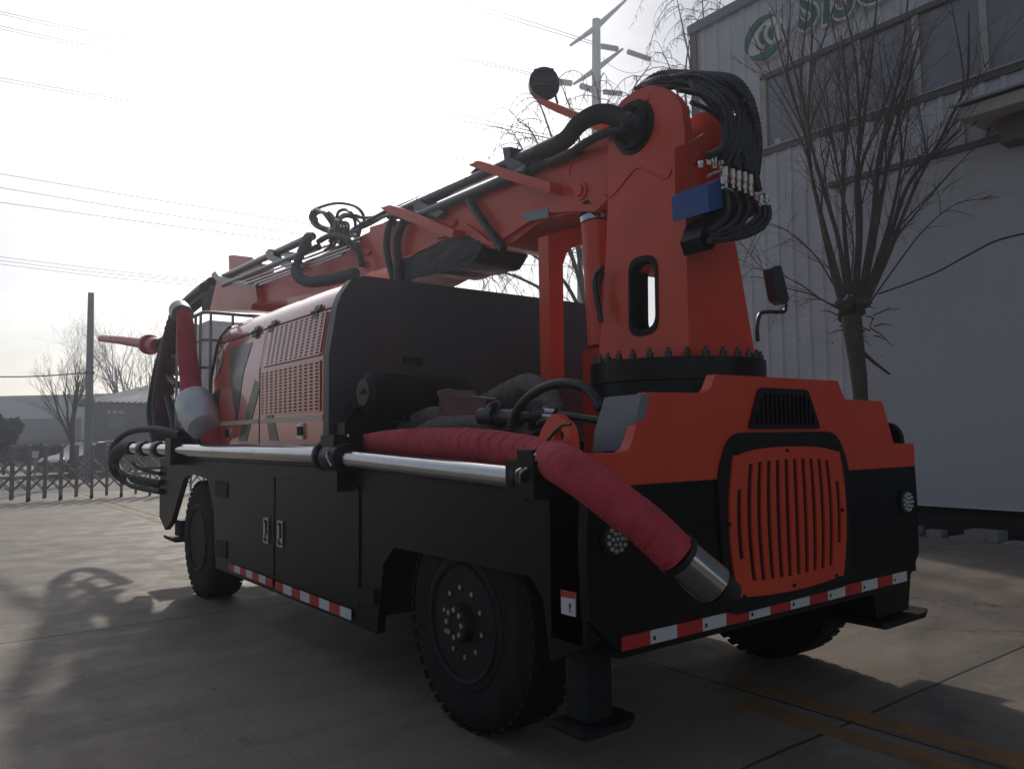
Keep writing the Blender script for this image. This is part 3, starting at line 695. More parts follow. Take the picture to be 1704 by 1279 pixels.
# patches of paint and cover plates
boomplate('cover_plate', [(865, 356), (912, 345), (913, 362), (880, 368)], XB-.034, .004, 'greypaint', 0)
boomplate('cover_plate', [(597, 402), (622, 392), (622, 412), (610, 424), (597, 424)], XB+.0, .028, 'orange', .004)
bead([(985, 236), (958, 255), (947, 285), (948, 291)], XB-.002, 'weld_seam')
for (px, py, rr) in ((967, 318, .045), (915, 300, .0), (757, 372, .03), (600, 440, .03)):
    if rr:
        p = onX(px, py, XB); bm = B(); lathe(bm, p, (-1, 0, 0), [(-.01, rr*1.3), (.012, rr*1.25), (.014, rr*.8), (.03, rr*.75), (.031, .004)], 24); finish('pivot_pin', bm, 'orange', TR)
# tarpaulin wrapped hinge drum below the elbow
bm = B()
tp = [(655, 462), (672, 432), (695, 422), (728, 403), (756, 393), (782, 392), (797, 399), (803, 413), (795, 424), (786, 436), (766, 445), (748, 447), (735, 454), (715, 457), (708, 455), (696, 462), (680, 470), (660, 474)]
px_prism_x(bm, tp, XB-.03, WB+.06)
bmesh.ops.triangulate(bm, faces=[f for f in bm.faces if len(f.verts) > 4]); bmesh.ops.subdivide_edges(bm, edges=bm.edges, cuts=2, use_grid_fill=True)
for v in bm.verts: v.co += noise.noise_vector(v.co*7)*.02
finish('tarpaulin_cover', bm, 'tarp', TR, smooth=60)
# long pipes and rods on top of the boom
bm = B()
def rods(bm, lst):
    for (x0, y0, x1, y1, X, r) in lst: cyl(bm, onX(x0, y0, X), onX(x1, y1, X), r, 14)
rods(bm, [(905, 247, 655, 357, 1.10, .042), (880, 283, 680, 366, 1.06, .036), (520, 393, 352, 470, 1.12, .042), (530, 411, 372, 474, 1.06, .034)])
finish('boom_pipe', bm, 'tubepaint', TR)
bm = B(); rods(bm, [(1060, 172, 660, 345, 1.30, .014), (960, 230, 640, 372, 1.24, .012), (930, 236, 665, 352, 1.18, .012), (640, 352, 585, 382, 1.2, .014)]); finish('boom_rod', bm, 'hose', TR)
bm = B(); rods(bm, [(600, 396, 400, 470, 1.05, .011), (600, 402, 408, 473, 1.03, .011), (585, 414, 425, 472, 1.01, .011), (570, 424, 432, 474, 1.0, .010), (595, 390, 395, 466, 1.08, .011)]); finish('boom_rod', bm, 'chrome', TR)
bm = B()
for pxs in ([(836, 246), (849, 244), (849, 262), (862, 268), (882, 280), (850, 288), (840, 272)], [(688, 334), (694, 330), (700, 336), (738, 352), (728, 362), (688, 350)], [(441, 420), (447, 414), (452, 424), (487, 437), (490, 450), (478, 447), (445, 432)], [(352, 455), (358, 451), (364, 459), (395, 466), (428, 470), (424, 478), (352, 466)]):
    px_prism_x(bm, pxs, XB-.06, .30)
finish('pipe_clamp', bm, 'tubepaint', TR, bevel=.005)
for pxs in ([(779, 275), (795, 267), (850, 284), (915, 303), (914, 321), (888, 312), (840, 298)], [(632, 346), (648, 341), (680, 350), (755, 382), (752, 396), (724, 388), (690, 372), (650, 356)]):
    boomplate('step_plate', pxs, XB-.10, .10, 'orange', .004)
# gooseneck hoses from the socket
bm = B()
corrug(bm, [onX(1058, 210, XL-.03), onX(1040, 201, XL-.09), onX(1012, 190, XL-.04), onX(988, 192, 1.0), onX(962, 208, 1.05), onX(946, 228, 1.08), onX(925, 244, 1.10), onX(900, 252, 1.10)], .05, .026, .10, 16)
corrug(bm, [onX(1055, 218, XL-.04), onX(1036, 215, XL-.10), onX(1006, 222, XL-.05), onX(975, 238, 1.02), onX(945, 258, 1.05), onX(915, 270, 1.06), onX(876, 285, 1.06)], .024, .02, .10, 12)
finish('boom_hose', bm, 'hose', TR)
bm = B(); cyl(bm, onX(934, 236, 1.10), onX(895, 254, 1.10), .052, 18); cyl(bm, onX(965, 249, 1.055), onX(915, 271, 1.06), .03, 16); finish('hose_sleeve', bm, 'hose', TR)
# bent black arms and hoses across the boom sides
bm = B()
for pts, X, rr in ((((780, 332), (795, 355), (812, 380), (828, 402), (838, 415)), XB-.05, .03), (((676, 362), (666, 380), (660, 405), (662, 440), (662, 468)), XB-.06, .035), (((655, 362), (646, 382), (643, 410), (648, 440), (655, 465)), XB-.06, .03), (((648, 360), (660, 358), (676, 362)), XB-.06, .03), (((800, 276), (785, 290), (772, 305), (768, 312)), XB-.0, .016), (((806, 277), (795, 287), (780, 300), (774, 310)), XB+.03, .014)):
    hose(bm, [onX(x, y, X) for x, y in pts], rr, 10)
finish('boom_hose', bm, 'hose', TR)
# pale blue-grey elbow and corrugated drop hose
bm = B(); hose(bm, [onX(514, 394, XB-.08), onX(511, 399, XB-.12), onX(507, 408, XB-.12), onX(503, 420, XB-.12)], .05, 14); cyl(bm, onX(509, 404, XB-.12), onX(508, 407, XB-.12), .062, 16); finish('hose_elbow', bm, 'greyblue', TR)
bm = B(); corrug(bm, [onX(503, 418, XB-.12), onX(496, 433, XB-.14), onX(492, 448, XB-.16), onX(498, 462, XB-.18), onX(515, 469, XB-.2), onX(540, 467, XB-.2), onX(570, 461, XB-.2), onX(592, 454, XB-.2)], .046, .05, .17, 14); finish('drop_hose', bm, 'greyblue', TR)
bm = B(); corrug(bm, [onX(530, 402, XB-.05), onX(548, 393, XB-.08), onX(572, 396, XB-.1), onX(590, 410, XB-.1), onX(600, 428, XB-.1), onX(602, 446, XB-.1)], .026, .03, .1, 10)
for i, (x, y) in enumerate(((548, 405), (556, 402), (564, 407), (571, 404), (577, 410))): hose(bm, [onX(x-8, y+12, XB-.06), onX(x, y+6, XB-.07), onX(x+4, y-6, XB-.07), onX(x+2, y-22, XB-.05)], .014, 8)
finish('boom_hose', bm, 'hose', TR)
# loose coil of thin hose on top
random.seed(5); bm = B()
def loop(pxs, X, r=.016): hose(bm, [onX(x, y, X+random.uniform(-.05, .05)) for x, y in pxs], r, 8, 6)
loop([(522, 349), (545, 341), (566, 338), (588, 342), (601, 352), (606, 366), (598, 380), (590, 395)], 1.25)
loop([(560, 362), (564, 352), (574, 349), (584, 354), (590, 366), (592, 380)], 1.2); loop([(562, 364), (575, 356), (590, 358), (603, 362), (625, 360), (640, 352)], 1.3)
loop([(560, 368), (576, 360), (592, 364), (604, 372), (620, 368), (648, 357)], 1.2)
for k in range(5): loop([(519+k*2, 352+k*3), (516+k*3, 362+k*2), (522+k*4, 374+k), (534+k*4, 381), (548+k*3, 386-k), (552+k*2, 376-k), (544+k, 362-k*2), (532, 350+k), (521+k, 350+k*2)], 1.2)
for k in range(5): loop([(545+k*5, 362+k*2), (556+k*5, 366+k), (560+k*5, 378), (556+k*4, 390+k*2), (548+k*5, 402+k)], 1.15, .014)
for k in range(7): loop([(530+k*6, 380+k), (556+k*3, 384+k*2), (585, 384+k), (610, 376-k), (640, 360-k*1.2), (655, 352-k)], 1.18+.03*k, .014)
loop([(600, 372), (598, 388), (592, 402), (586, 408)], 1.12, .016)
finish('loose_hose', bm, 'hose', TR)
# spot lamp on its arm
bm = B(); px_prism_x(bm, [(892, 170), (897, 164), (905, 165), (965, 189), (1005, 205), (1000, 222), (962, 202), (925, 187)], 1.30, .07); la = finish('lamp_arm', bm, 'orange', TR, bevel=.008)
bm = B(); c0 = onX(905, 139, 1.33); nrm = (Vector((.62, .75, .02))).normalized()
lathe(bm, c0, nrm, [(-.055, .03), (-.05, .08), (-.035, .102), (.02, .110), (.035, .110), (.04, .10)], 32); cyl(bm, c0-Vector((0, 0, .10)), onX(905, 168, 1.33), .025, 12)
for t in range(6):
    zz = -.07+t*.028; hx = Vector((.75, -.62, 0))*.07; q0 = c0-nrm*.06+Vector((0, 0, zz)); prism(bm, [q0-hx, q0+hx, q0+hx+Vector((0, 0, .008)), q0-hx+Vector((0, 0, .008))], nrm*.012)
lmp = finish('spot_lamp', bm, 'mirror', TR)
bm = B(); hose(bm, [onX(920, 150, 1.33), onX(924, 158, 1.34), onX(926, 166, 1.33), onX(928, 172, 1.33)], .008, 8); finish('lamp_cable', bm, 'hose', TR)

# --- chrome delivery pipe along the side
XP = -.07
def pipeseg(x0, y0, x1, y1, r): 
    bm = B(); cyl(bm, onX(x0, y0, XP), onX(x1, y1, XP), r, 28); return finish('delivery_pipe', bm, 'chrome', TR)
pipeseg(213, 745, 545, 757.5, .060); pipeseg(572, 762, 868, 796, .052)
bm = B()
def coupling(px, py, r, wd, X=XP):
    p = onX(px, py, X); lathe(bm, p, (0, 1, 0), [(-wd, r*.96), (-wd, r), (-wd*.6, r*1.12), (wd*.6, r*1.12), (wd, r), (wd, r*.96)], 28)
for px, py, wd in ((240, 746, .10), (265, 747, .09)): coupling(px, py, .074, wd)
p = onX(294, 748, XP); box(bm, (XP-.08, p.y-.10, p.z-.14), (.0, p.y+.10, p.z+.11))
coupling(545, 757, .085, .035); coupling(560, 760, .075, .12); coupling(574, 761, .075, .03); coupling(868, 796, .065, .025); coupling(876, 797, .075, .02)
p = onX(560, 760, XP); box(bm, (XP-.06, p.y-.09, p.z+.02), (.06, p.y+.09, p.z+.13)); box(bm, (XP-.02, p.y-.05, p.z-.2), (-.001, p.y+.05, p.z+.0))
p = onX(886, 796, XP); box(bm, (XP-.075, p.y-.10, p.z-.075), (-.001, p.y+.08, p.z+.075)); box(bm, (XP-.03, p.y-.04, p.z+.07), (XP+.05, p.y+.06, p.z+.115))
finish('pipe_coupling', bm, 'black', TR, bevel=.004)
bm = B()
for (a, b_) in (((545, 752), (552, 775)), ((868, 780), (861, 800)), ((878, 778), (866, 803))):
    A, C_ = onX(*a, XP-.085), onX(*b_, XP-.085); hose(bm, [A, (A+C_)/2+Vector((-.015, 0, .01)), C_], .007, 8)
sphere(bm, onX(893, 757, XP-.02), .012); sphere(bm, onX(580, 725, XP-.02), .01)
finish('clamp_lever', bm, 'chrome', TR)
# pipe bends and guard hoops at the front
bm = B()
yb = onX(214, 745, XP).y
hose(bm, [onX(222, 745, XP), onX(206, 746, XP-.02), onX(196, 752, XP), onX(190, 768, .02), onX(198, 788, .1), onX(220, 800, .18), onX(262, 808, .25)], .075, 16)
for pts, rr in ((((300, 722), (268, 715), (240, 714), (215, 719), (197, 731), (187, 748), (187, 765), (195, 780)), .035), (((195, 770), (203, 785), (225, 794), (268, 803)), .03), (((222, 770), (232, 778), (248, 784), (268, 788)), .022), (((205, 790), (214, 805), (235, 812), (268, 818)), .03), (((228, 779), (268, 778)), .01)):
    hose(bm, [onX(x, y, -.02) for x, y in pts], rr, 12)
finish('pipe_bend', bm, 'blackmatt', TR)
# hopper clutter on the front deck
bm = B()
for (x0, x1, y0, y1, X) in ((286, 310, 712, 742, .02), (300, 330, 722, 742, .05), (330, 350, 728, 744, .06)): px_prism_x(bm, [(x0, y0), (x1, y0), (x1, y1), (x0, y1)], X, .3)
finish('front_bracket', bm, 'blackmatt', TR, bevel=.01)
# hanging hoses at the boom end
bm = B()
for pts, X, rr in ((((352, 468), (325, 488), (302, 512), (283, 545), (268, 590), (256, 640), (250, 690), (258, 735)), .55, .05), (((340, 478), (310, 503), (290, 530), (275, 580), (264, 640), (260, 690), (270, 738)), .45, .055)):
    hose(bm, [onX(x, y, X) for x, y in pts], rr, 14)
finish('hanging_hose', bm, 'hose', TR)
bm = B(); corrug(bm, [onX(x, y, .4) for x, y in ((300, 520), (289, 552), (281, 600), (275, 650), (272, 700), (274, 740))], .105, .10, .05, 16); finish('hanging_hose', bm, 'maroon', TR)
bm = B()
for pts, X, rr in ((((296, 640), (282, 625), (277, 600)), .4, .05), (((280, 660), (290, 700), (296, 738)), .4, .05), (((297, 596), (288, 592), (280, 598)), .4, .03), (((284, 680), (300, 662), (306, 690)), .5, .03)): hose(bm, [onX(x, y, X) for x, y in pts], rr, 10)
finish('hanging_hose', bm, 'hose', TR)
bm = B(); tube(bm, [onX(x, y, .7) for x, y in ((169, 563), (200, 566), (248, 573), (255, 574))], [.062, .068, .08, .08], 20); nz_ = finish('spray_nozzle', bm, 'red', TR)
bm = B(); tube(bm, catmull([onX(258, 575, .7), onX(285, 560, .8), onX(300, 530, .95), onX(340, 495, 1.2)], 6), .07, 12); finish('nozzle_arm', bm, 'blackmatt', TR)
bm = B(); tube(bm, [onX(247, 573, .7), onX(250, 573.5, .7)], [.15, .15], 20); tube(bm, [onX(255, 574, .7), onX(262, 575, .7)], [.12, .10], 16); finish('nozzle_flange', bm, 'red', nz_)
# far mirror and cab corner
XM = 2.55
bm = B(); prism(bm, roundpoly([onY(x, y, .9) for x, y in ((1283, 444), (1300, 441), (1314, 500), (1305, 508), (1293, 498))], .03), (0, .07, 0)); mr = finish('side_mirror', bm, 'mirror', TR, bevel=.012)
bm = B(); hose(bm, [onY(x, y, .93) for x, y in ((1308, 506), (1306, 517), (1298, 519), (1274, 519), (1264, 524), (1260, 545), (1261, 568))], .014, 8, 5); finish('mirror_arm', bm, 'hose', mr)
bm = B(); box(bm, (2.0, 1.25, 1.22), (2.5, 2.2, 2.05)); finish('cab', bm, 'orange', TR, bevel=.05)

# ================================================================== LOOSE THINGS CARRIED ON THE TRUCK
def wrapped(bm, pts, r, folds=.05, seg=28, pitch=.055):
    p = resample(catmull(pts, 12), .009)
    N = len(p)
    rs = r if isinstance(r, (list, tuple)) else [r, r]
    def rad(i): 
        t = i/(N-1)*(len(rs)-1); k = min(int(t), len(rs)-2); return rs[k]+(rs[k+1]-rs[k])*(t-k)
    ph = []
    a = 0
    for i in range(N):
        a += .009/pitch*(1+.7*noise.noise(Vector((i*.045, 3.1, 0)))); ph.append(a)
    def f(i, k):
        th = 2*math.pi*k/seg
        s = (ph[i]+.75*math.sin(th+.6)+.35*noise.noise(Vector((i*.02, math.cos(th)*1.2, math.sin(th)*1.2)))) % 1.0
        ridge = -folds*(1-min(1, abs(s-.5)/.11)) if abs(s-.5) < .11 else folds*.25*math.sin(s*math.pi)
        return 1+ridge*(.6+.8*noise.noise(Vector((i*.03, th, 5))))+.035*noise.noise(Vector((i*.025, math.cos(th)*1.5, math.sin(th)*1.5)))
    tube(bm, p, [rad(i) for i in range(N)], seg, rfun=f)
HS = thing('wrapped_hose', 'long red cloth wrapped hose along the tray hanging past the grille with a steel end', 'hose', (.1, 1.2, 1.3))
bm = B()
hp_ = [onX(586, 741, .14), onX(640, 736, .13), onX(720, 737, .12), onX(800, 742, .10), onX(862, 751, .09), onX(905, 760, .07), onY(934, 771, .06), onY(972, 795, -.08), onY(1024, 835, -.19), onY(1075, 874, -.25), onY(1126, 922, -.31)]
wrapped(bm, hp_, [.05, .068, .08, .083, .082, .080, .078, .078], .15, pitch=.095)
finish('cloth_sheath', bm, 'redcloth', HS, smooth=50)
e0, e1, e2, e3 = onY(1124, 920, -.31), onY(1131, 926, -.315), onY(1186, 972, -.36), onY(1214, 991, -.38)
bm = B(); cyl(bm, e0, e1, .084, 28); cyl(bm, e1+(e2-e1)*.98, e2+(e2-e1)*.06, .079, 28, .07); cyl(bm, e2+(e2-e1)*.06, e3, .068, 28, .058); finish('end_ring', bm, 'hose', HS)
bm = B(); cyl(bm, e1, e2, .079, 32); finish('steel_sleeve', bm, 'chrome', HS)
bm = B()
q = onX(913, 762, .07)
hose(bm, [onX(x, y, -.04) for x, y in ((903, 757), (906, 742), (918, 724), (935, 708), (950, 706))], .007, 8)
finish('tie_wire', bm, 'hose', HS)
HU = thing('wrapped_hose', 'upright red cloth wrapped hose with a silver collar beside the white water tank', 'hose', (-.05, 5.5, 1.3))
bm = B(); wrapped(bm, [onX(x, y, -.05) for x, y in ((305, 522), (309, 545), (312, 590), (318, 640), (326, 680))], [.07, .082, .088, .09, .09], .045, pitch=.04); wrapped(bm, [onX(x, y, X_) for x, y, X_ in ((336, 694, -.02), (346, 714, .03), (357, 732, .08), (368, 748, .12), (380, 762, .14))], [.10, .095, .09, .09], .06, pitch=.06); finish('cloth_sheath', bm, 'redcloth', HU, smooth=50)
bm = B()
A, Bq = onX(321, 664, -.05), onX(340, 710, -.03)
ax = (Bq-A).normalized(); L_ = (Bq-A).length
lathe(bm, A, ax, [(-.02, .10), (0, .15), (.05, .168), (L_*.5, .172), (L_*.8, .16), (L_, .14), (L_+.02, .11)], 32); finish('silver_collar', bm, 'silver', HU)
bm = B(); cyl(bm, onX(299, 516, -.03), onX(304, 524, -.05), .10, 20); finish('hose_clamp', bm, 'galv', HU)
# water tank in its cage
TK = thing('water_tank', 'white plastic water tank in a galvanised tube cage behind the engine hood', 'tank', (.75, 5.9, 1.22))
tx0, tx1, ty0, ty1, tz0, tz1 = .10, 1.20, 5.34, 6.24, 1.35, 2.54
bm = B(); box(bm, (tx0, ty0, tz0), (tx1, ty1, tz1)); bmesh.ops.bevel(bm, geom=bm.edges[:], offset=.07, segments=4, profile=.5, affect='EDGES'); finish('tank_body', bm, 'ibc', TK)
bm = B(); rr = .013
cx0, cx1, cy0, cy1 = tx0-.02, tx1+.02, ty0-.02, ty1+.02
for z in (1.36, 1.60, 1.85, 2.08, 2.34, 2.60):
    P = roundpoly([Vector((cx0, cy0, z)), Vector((cx1, cy0, z)), Vector((cx1, cy1, z)), Vector((cx0, cy1, z))], .08, 4); P.append(P[0]); tube(bm, P, rr*1.3 if z > 2.4 else rr, 8)
for i in range(6):
    t = cx0+.06+(cx1-cx0-.12)*i/5; s = cy0+.06+(cy1-cy0-.12)*i/5
    for y in (cy0-.012, cy1+.012): cyl(bm, (t, y, 1.3), (t, y, 2.60), rr, 8)
    for x in (cx0-.012, cx1+.012): cyl(bm, (x, s, 1.3), (x, s, 2.60), rr, 8)
finish('cage', bm, 'galv', TK)
bm = B(); box(bm, (tx0, ty0, 1.222), (tx1, ty1, 1.345)); finish('pallet_base', bm, 'galv', TK, bevel=.01)
# tray: coiled lay-flat hose, strap bag, spray pipe, tyre-like hose hoop
FH = finish('flat_hose', (lambda bm: (corrug(bm, [onX(x, y, .55) for x, y in ((655, 728), (672, 712), (695, 699), (720, 690), (745, 694), (770, 706), (800, 716))], .052, .03, .04, 14),
    corrug(bm, [onX(x, y, .40) for x, y in ((700, 722), (722, 710), (748, 704), (790, 704), (830, 703), (868, 712), (890, 730))], .048, .03, .05, 14),
    corrug(bm, [onX(x, y, .60) for x, y in ((690, 712), (735, 708), (760, 712), (830, 720), (880, 728))], .045, .03, .05, 14), bm)[-1])(B()), 'canvas', smooth=50)
tag(FH, 'dusty grey lay flat hose coiled in the tray behind the red hose', 'hose')
bm = B(); corrug(bm, [onX(x, y, .75) for x, y in ((800, 678), (835, 659), (862, 646), (880, 640), (900, 650), (915, 668), (920, 690))], .065, .03, .05, 16)
tag(finish('flat_hose', bm, 'canvas', smooth=50), 'ribbed grey hose end rising in the tray under the orange post', 'hose')
bm = B(); px_prism_x(bm, [(728, 690), (732, 665), (726, 655), (735, 650), (748, 657), (775, 661), (800, 664), (812, 662), (806, 680), (795, 690), (790, 703), (745, 703), (735, 698)], .38, .22)
bmesh.ops.triangulate(bm, faces=[f for f in bm.faces if len(f.verts) > 4]); bmesh.ops.subdivide_edges(bm, edges=bm.edges, cuts=3, use_grid_fill=True)
for v in bm.verts: v.co += noise.noise_vector(v.co*9)*.022
tag(finish('canvas_bag', bm, 'bag', smooth=60), 'crumpled dusty red canvas bag lying on the coiled hoses in the tray', 'bag')
SP = thing('spray_pipe', 'short steel spray pipe with a clamp lying across the tray beside the canvas bag', 'pipe', (.35, 1.3, 1.4))
bm = B(); tube(bm, [onX(802, 692, .30), onX(810, 692, .30), onX(850, 694, .32), onX(862, 694, .32)], [.045, .042, .04, .05], 20); cyl(bm, onX(862, 694, .32), onX(905, 692, .4), .026, 14); finish('pipe', bm, 'steel', SP)
bm = B(); cyl(bm, onX(892, 690, .38), onX(925, 693, .42), .04, 18); finish('pipe_end', bm, 'chrome', SP)
bm = B(); lathe(bm, onX(822, 690, .305), (onX(850, 694, .32)-onX(810, 692, .30)), [(-.02, .045), (-.02, .06), (.03, .06), (.03, .045)], 18); lathe(bm, onX(890, 688, .38), (1, -.6, 0), [(-.03, .05), (-.03, .075), (.03, .075), (.03, .05)], 18)
hose(bm, [onX(x, y, .27) for x, y in ((806, 686), (815, 675), (826, 668), (832, 672), (830, 680))], .008, 8); hose(bm, [onX(x, y, .27) for x, y in ((786, 660), (805, 662), (826, 664))], .006, 6); finish('clamp', bm, 'steel', SP)
bm = B()
corrug(bm, [onX(x, y, .28) for x, y in ((849, 722), (853, 700), (862, 680), (880, 660), (905, 645), (935, 637), (965, 641), (985, 655), (1000, 680))], .022, .02, .07, 12)
tag(finish('rubber_hose', bm, 'hose', smooth=50), 'black ribbed hydraulic hose arching over the tray beside the orange lifting lug', 'hose')
bm = B()
for k, pts in enumerate((((896, 706), (905, 700), (925, 702), (940, 705)), ((890, 720), (905, 715), (930, 706)), ((930, 690), (960, 694), (1000, 700)), ((880, 716), (900, 728), (930, 722), (960, 704)))):
    hose(bm, [onX(x, y, .30+.04*k) for x, y in pts], .014+.004*(k == 2), 8)
tag(finish('rubber_hose', bm, 'hose'), 'tangle of thin black hoses low in the tray in front of the grey tool box', 'hose')

# ================================================================== WAREHOUSE ON THE RIGHT
XW = 9.0
BD = thing('warehouse', 'pale grey corrugated warehouse with a window band and green lettering on the right', 'building', (XW+6, -4, 0))
yE = onX(1155, 120, XW).y; zT = onX(1155, 58.5, XW).z
zw1 = onX(1274, 131, XW).z; zw0 = onX(1274, 253, XW).z; ywL = onX(1274, 190, XW).y
ydo = onX(1428, 500, XW).y; zdo = onX(1500, 283, XW).z; zb0 = .30
YEND = -16
bm = B()
def ribwall(bm, y0, y1, z0, z1, x=XW):
    n = max(1, round((y0-y1)/.26)); st = (y0-y1)/n; pts = []
    for i in range(n):
        a = y0-i*st; pts += [(x, a), (x, a-st*.62), (x-.028, a-st*.70), (x-.028, a-st*.90), (x, a-st*.98)]
    pts.append((x, y1)); 
    pv_ = None
    for (xa, ya) in pts:
        lo_ = bm.verts.new((xa, ya, z0)); hi_ = bm.verts.new((xa, ya, z1))
        if pv_: bm.faces.new((pv_[0], lo_, hi_, pv_[1]))
        pv_ = (lo_, hi_)
ribwall(bm, yE, ywL+.05, zb0, zT); ribwall(bm, ywL+.05, YEND, zw1+.05, zT); ribwall(bm, ywL+.05, YEND, zdo+.08, zw0-.05); ribwall(bm, ywL+.05, ydo+.0, zb0, zdo+.08)
finish('wall', bm, 'wall', BD, smooth=0)
bm = B(); box(bm, (XW+.05, YEND, 0), (XW+12, yE-.02, zT-.1)); box(bm, (XW-.02, YEND, 0), (XW+.045, yE, zb0-.004)); finish('wall_core', bm, 'darkvoid', BD, smooth=0)
bm = B(); box(bm, (XW-.10, YEND, zT), (XW+12, yE+.05, zT+.16)); finish('coping', bm, 'parapet', BD, bevel=.01)
bm = B(); box(bm, (XW-.06, yE-.10, zb0), (XW-.029, yE+.03, zT)); box(bm, (XW-.06, yE, zb0), (XW+12, yE+.03, zT)); finish('corner_flashing', bm, 'mullion', BD)
# window band
bm = B()
ys = [ywL]+[onX(px, py, XW).y for px, py in ((1347, 200), (1430, 160), (1527, 110), (1638, 60))]
while ys[-1] > -8: ys.append(ys[-1]-(.9 if len(ys) % 2 else .95))
for i, (a, b_) in enumerate(zip(ys, ys[1:])):
    bm = B(); box(bm, (XW+.015, b_+.04, zw0+.03), (XW+.04, a-.04, zw1-.03)); wn = finish('window', bm, 'glass', BD, smooth=0)
    bm = B(); box(bm, (XW-.02, b_-.045, zw0+.02), (XW+.049, b_+.045, zw1-.02))
    finish('mullion', bm, 'trim', wn, bevel=.004)
    if i == 0: bm = B(); box(bm, (XW-.03, a-.03, zw0), (XW+.049, a+.05, zw1)); finish('window_jamb', bm, 'trim', wn, bevel=.004)
bm = B(); box(bm, (XW-.05, YEND, zw0-.07), (XW+.049, ywL+.06, zw0+.019)); box(bm, (XW-.05, YEND, zw1-.019), (XW+.049, ywL+.06, zw1+.06)); finish('window_rail', bm, 'mullion', BD, bevel=.006)
bm = B(); box(bm, (XW-.07, YEND, zw0+.021), (XW-.021, ywL+.05, zw0+.05)); finish('sill', bm, 'trim', BD)
p = onX(1294, 236, XW); bm = B(); box(bm, (XW+.008, p.y-.05, p.z-.06), (XW+.0145, p.y+.06, p.z+.06)); finish('note_on_glass', bm, 'ivory', BD, smooth=0)
# sliding door with rail and dark gap
bm = B()
ydd = ydo
k = 0
while ydd > -9:
    nx_ = ydd-6.2; prism(bm, [Vector((XW-.06, ydd, zb0+.12)), Vector((XW-.06, nx_+.012, zb0+.12)), Vector((XW-.06, nx_+.012, zdo)), Vector((XW-.06, ydd, zdo))], (.05, 0, 0)); ydd = nx_
sdoor = finish('sliding_door', bm, 'walldoor', BD, smooth=0)
bm = B(); box(bm, (XW-.10, -9, zdo+.004), (XW-.005, ydo+.35, zdo+.085)); finish('door_rail', bm, 'mullion', sdoor, bevel=.006)
bm = B(); box(bm, (XW-.075, -9, zb0+.09), (XW-.004, ydo, zb0+.118)); finish('door_bottom_trim', bm, 'wall', sdoor)
# canopy
yc = onX(1602, 190, XW-.5).y; zc = onX(1602, 185, XW-.5).z
bm = B(); prism(bm, [Vector((XW-.03, yc-.05, zc+.12)), Vector((XW-.75, yc-.05, zc-.05)), Vector((XW-.75, yc-.05, zc-.20)), Vector((XW-.03, yc-.05, zc-.15))], (0, -4.5, 0)); cn = finish('canopy', bm, 'trim', BD, bevel=.01)
bm = B(); prism(bm, [Vector((XW-.03, yc+.02, zc+.16)), Vector((XW-.82, yc+.02, zc-.03)), Vector((XW-.82, yc+.02, zc-.0)), Vector((XW-.03, yc+.02, zc+.19))], (0, -4.7, 0)); finish('canopy_roof', bm, 'roof', cn)
bm = B(); box(bm, (XW-.35, yc-.35, zc-.50), (XW-.03, yc-4, zc-.18)); finish('canopy_box', bm, 'mullion', cn, smooth=0)
# emblem
ec = onX(1276, 66, XW-.05); er = .38
def YZ(a, r_, dx=0, ez=1.0): return Vector((ec.x-dx, ec.y-r_*math.cos(a), ec.z+r_*ez*math.sin(a)))
bm = B(); lathe(bm, ec+Vector((.045, 0, 0)), (-1, 0, 0), [(0, er), (.10, er), (.11, er*.985), (.111, .01)], 64); em = finish('emblem', bm, 'letterwhite', BD)
bm = B()
def crescent(a0, a1, ri, ro, k=20):
    P = []; 
    for i in range(k+1):
        a = a0+(a1-a0)*i/k; P.append(YZ(a, ro, .067))
    for i in range(k+1):
        t = i/k; a = a1+(a0-a1)*t; P.append(YZ(a, ro-(ro-ri)*math.sin(math.pi*t)**.8-.002, .067))
    prism(bm, P, (-.03, 0, 0))
crescent(R(55), R(205), er*.66, er*.97); crescent(R(215), R(335), er*.60, er*.95)
# centre leaf with an S through it
P = [YZ(2*math.pi*i/40, er*.46, .067, 1.15) for i in range(40)]; prism(bm, P, (-.018, 0, 0))
P = [YZ(R(70), er*.30, .067)]; finish('emblem_mark', bm, 'green', em, smooth=0)
bm = B()
for s_ in (-1, 1):
    tube(bm, catmull([ec+Vector((-.088, s_*.085+dy*er, dz*er)) for dy, dz in ((-.22, .48), (.04, .30), (.10, .0), (-.04, -.28), (-.26, -.44))], 8), .034, 6)
finish('emblem_stripe', bm, 'letterwhite', em)
# letters
def letter(ch, py_, pz_, size):
    out = []
    for (off, ext, m_, dx) in ((.055, .05, 'letterwhite', 0), (.012, .012, 'green', .062)):
        cu = bpy.data.curves.new('l', 'FONT'); cu.body = ch; cu.size = size; cu.extrude = ext; cu.offset = off; cu.shear = .12
        o = bpy.data.objects.new('l', cu); COL.objects.link(o)
        me = bpy.data.meshes.new_from_object(o.evaluated_get(bpy.context.evaluated_depsgraph_get())); bpy.data.objects.remove(o)
        out.append((me, m_, dx))
    res = []
    for me, m_, dx in out:
        # local x -> world -Y, local y -> world Z, local z -> world -X
        me.transform(Matrix(((0, 0, -1, XW-.06-dx), (-.8, 0, 0, py_), (0, 1, 0, pz_), (0, 0, 0, 1))))
        bm = bmesh.new(); bm.from_mesh(me); bpy.data.meshes.remove(me); res.append((bm, m_))
    lt = finish('sign_letter', res[0][0], res[0][1], BD, smooth=0); finish('letter_face', res[1][0], res[1][1], lt, smooth=0)
for ch, px, py in (('S', 1331, 55), ('I', 1369, 44), ('S', 1389, 36), ('C', 1425, 18)):
    p = onX(px, py, XW-.05); letter(ch, p.y, p.z, .92)
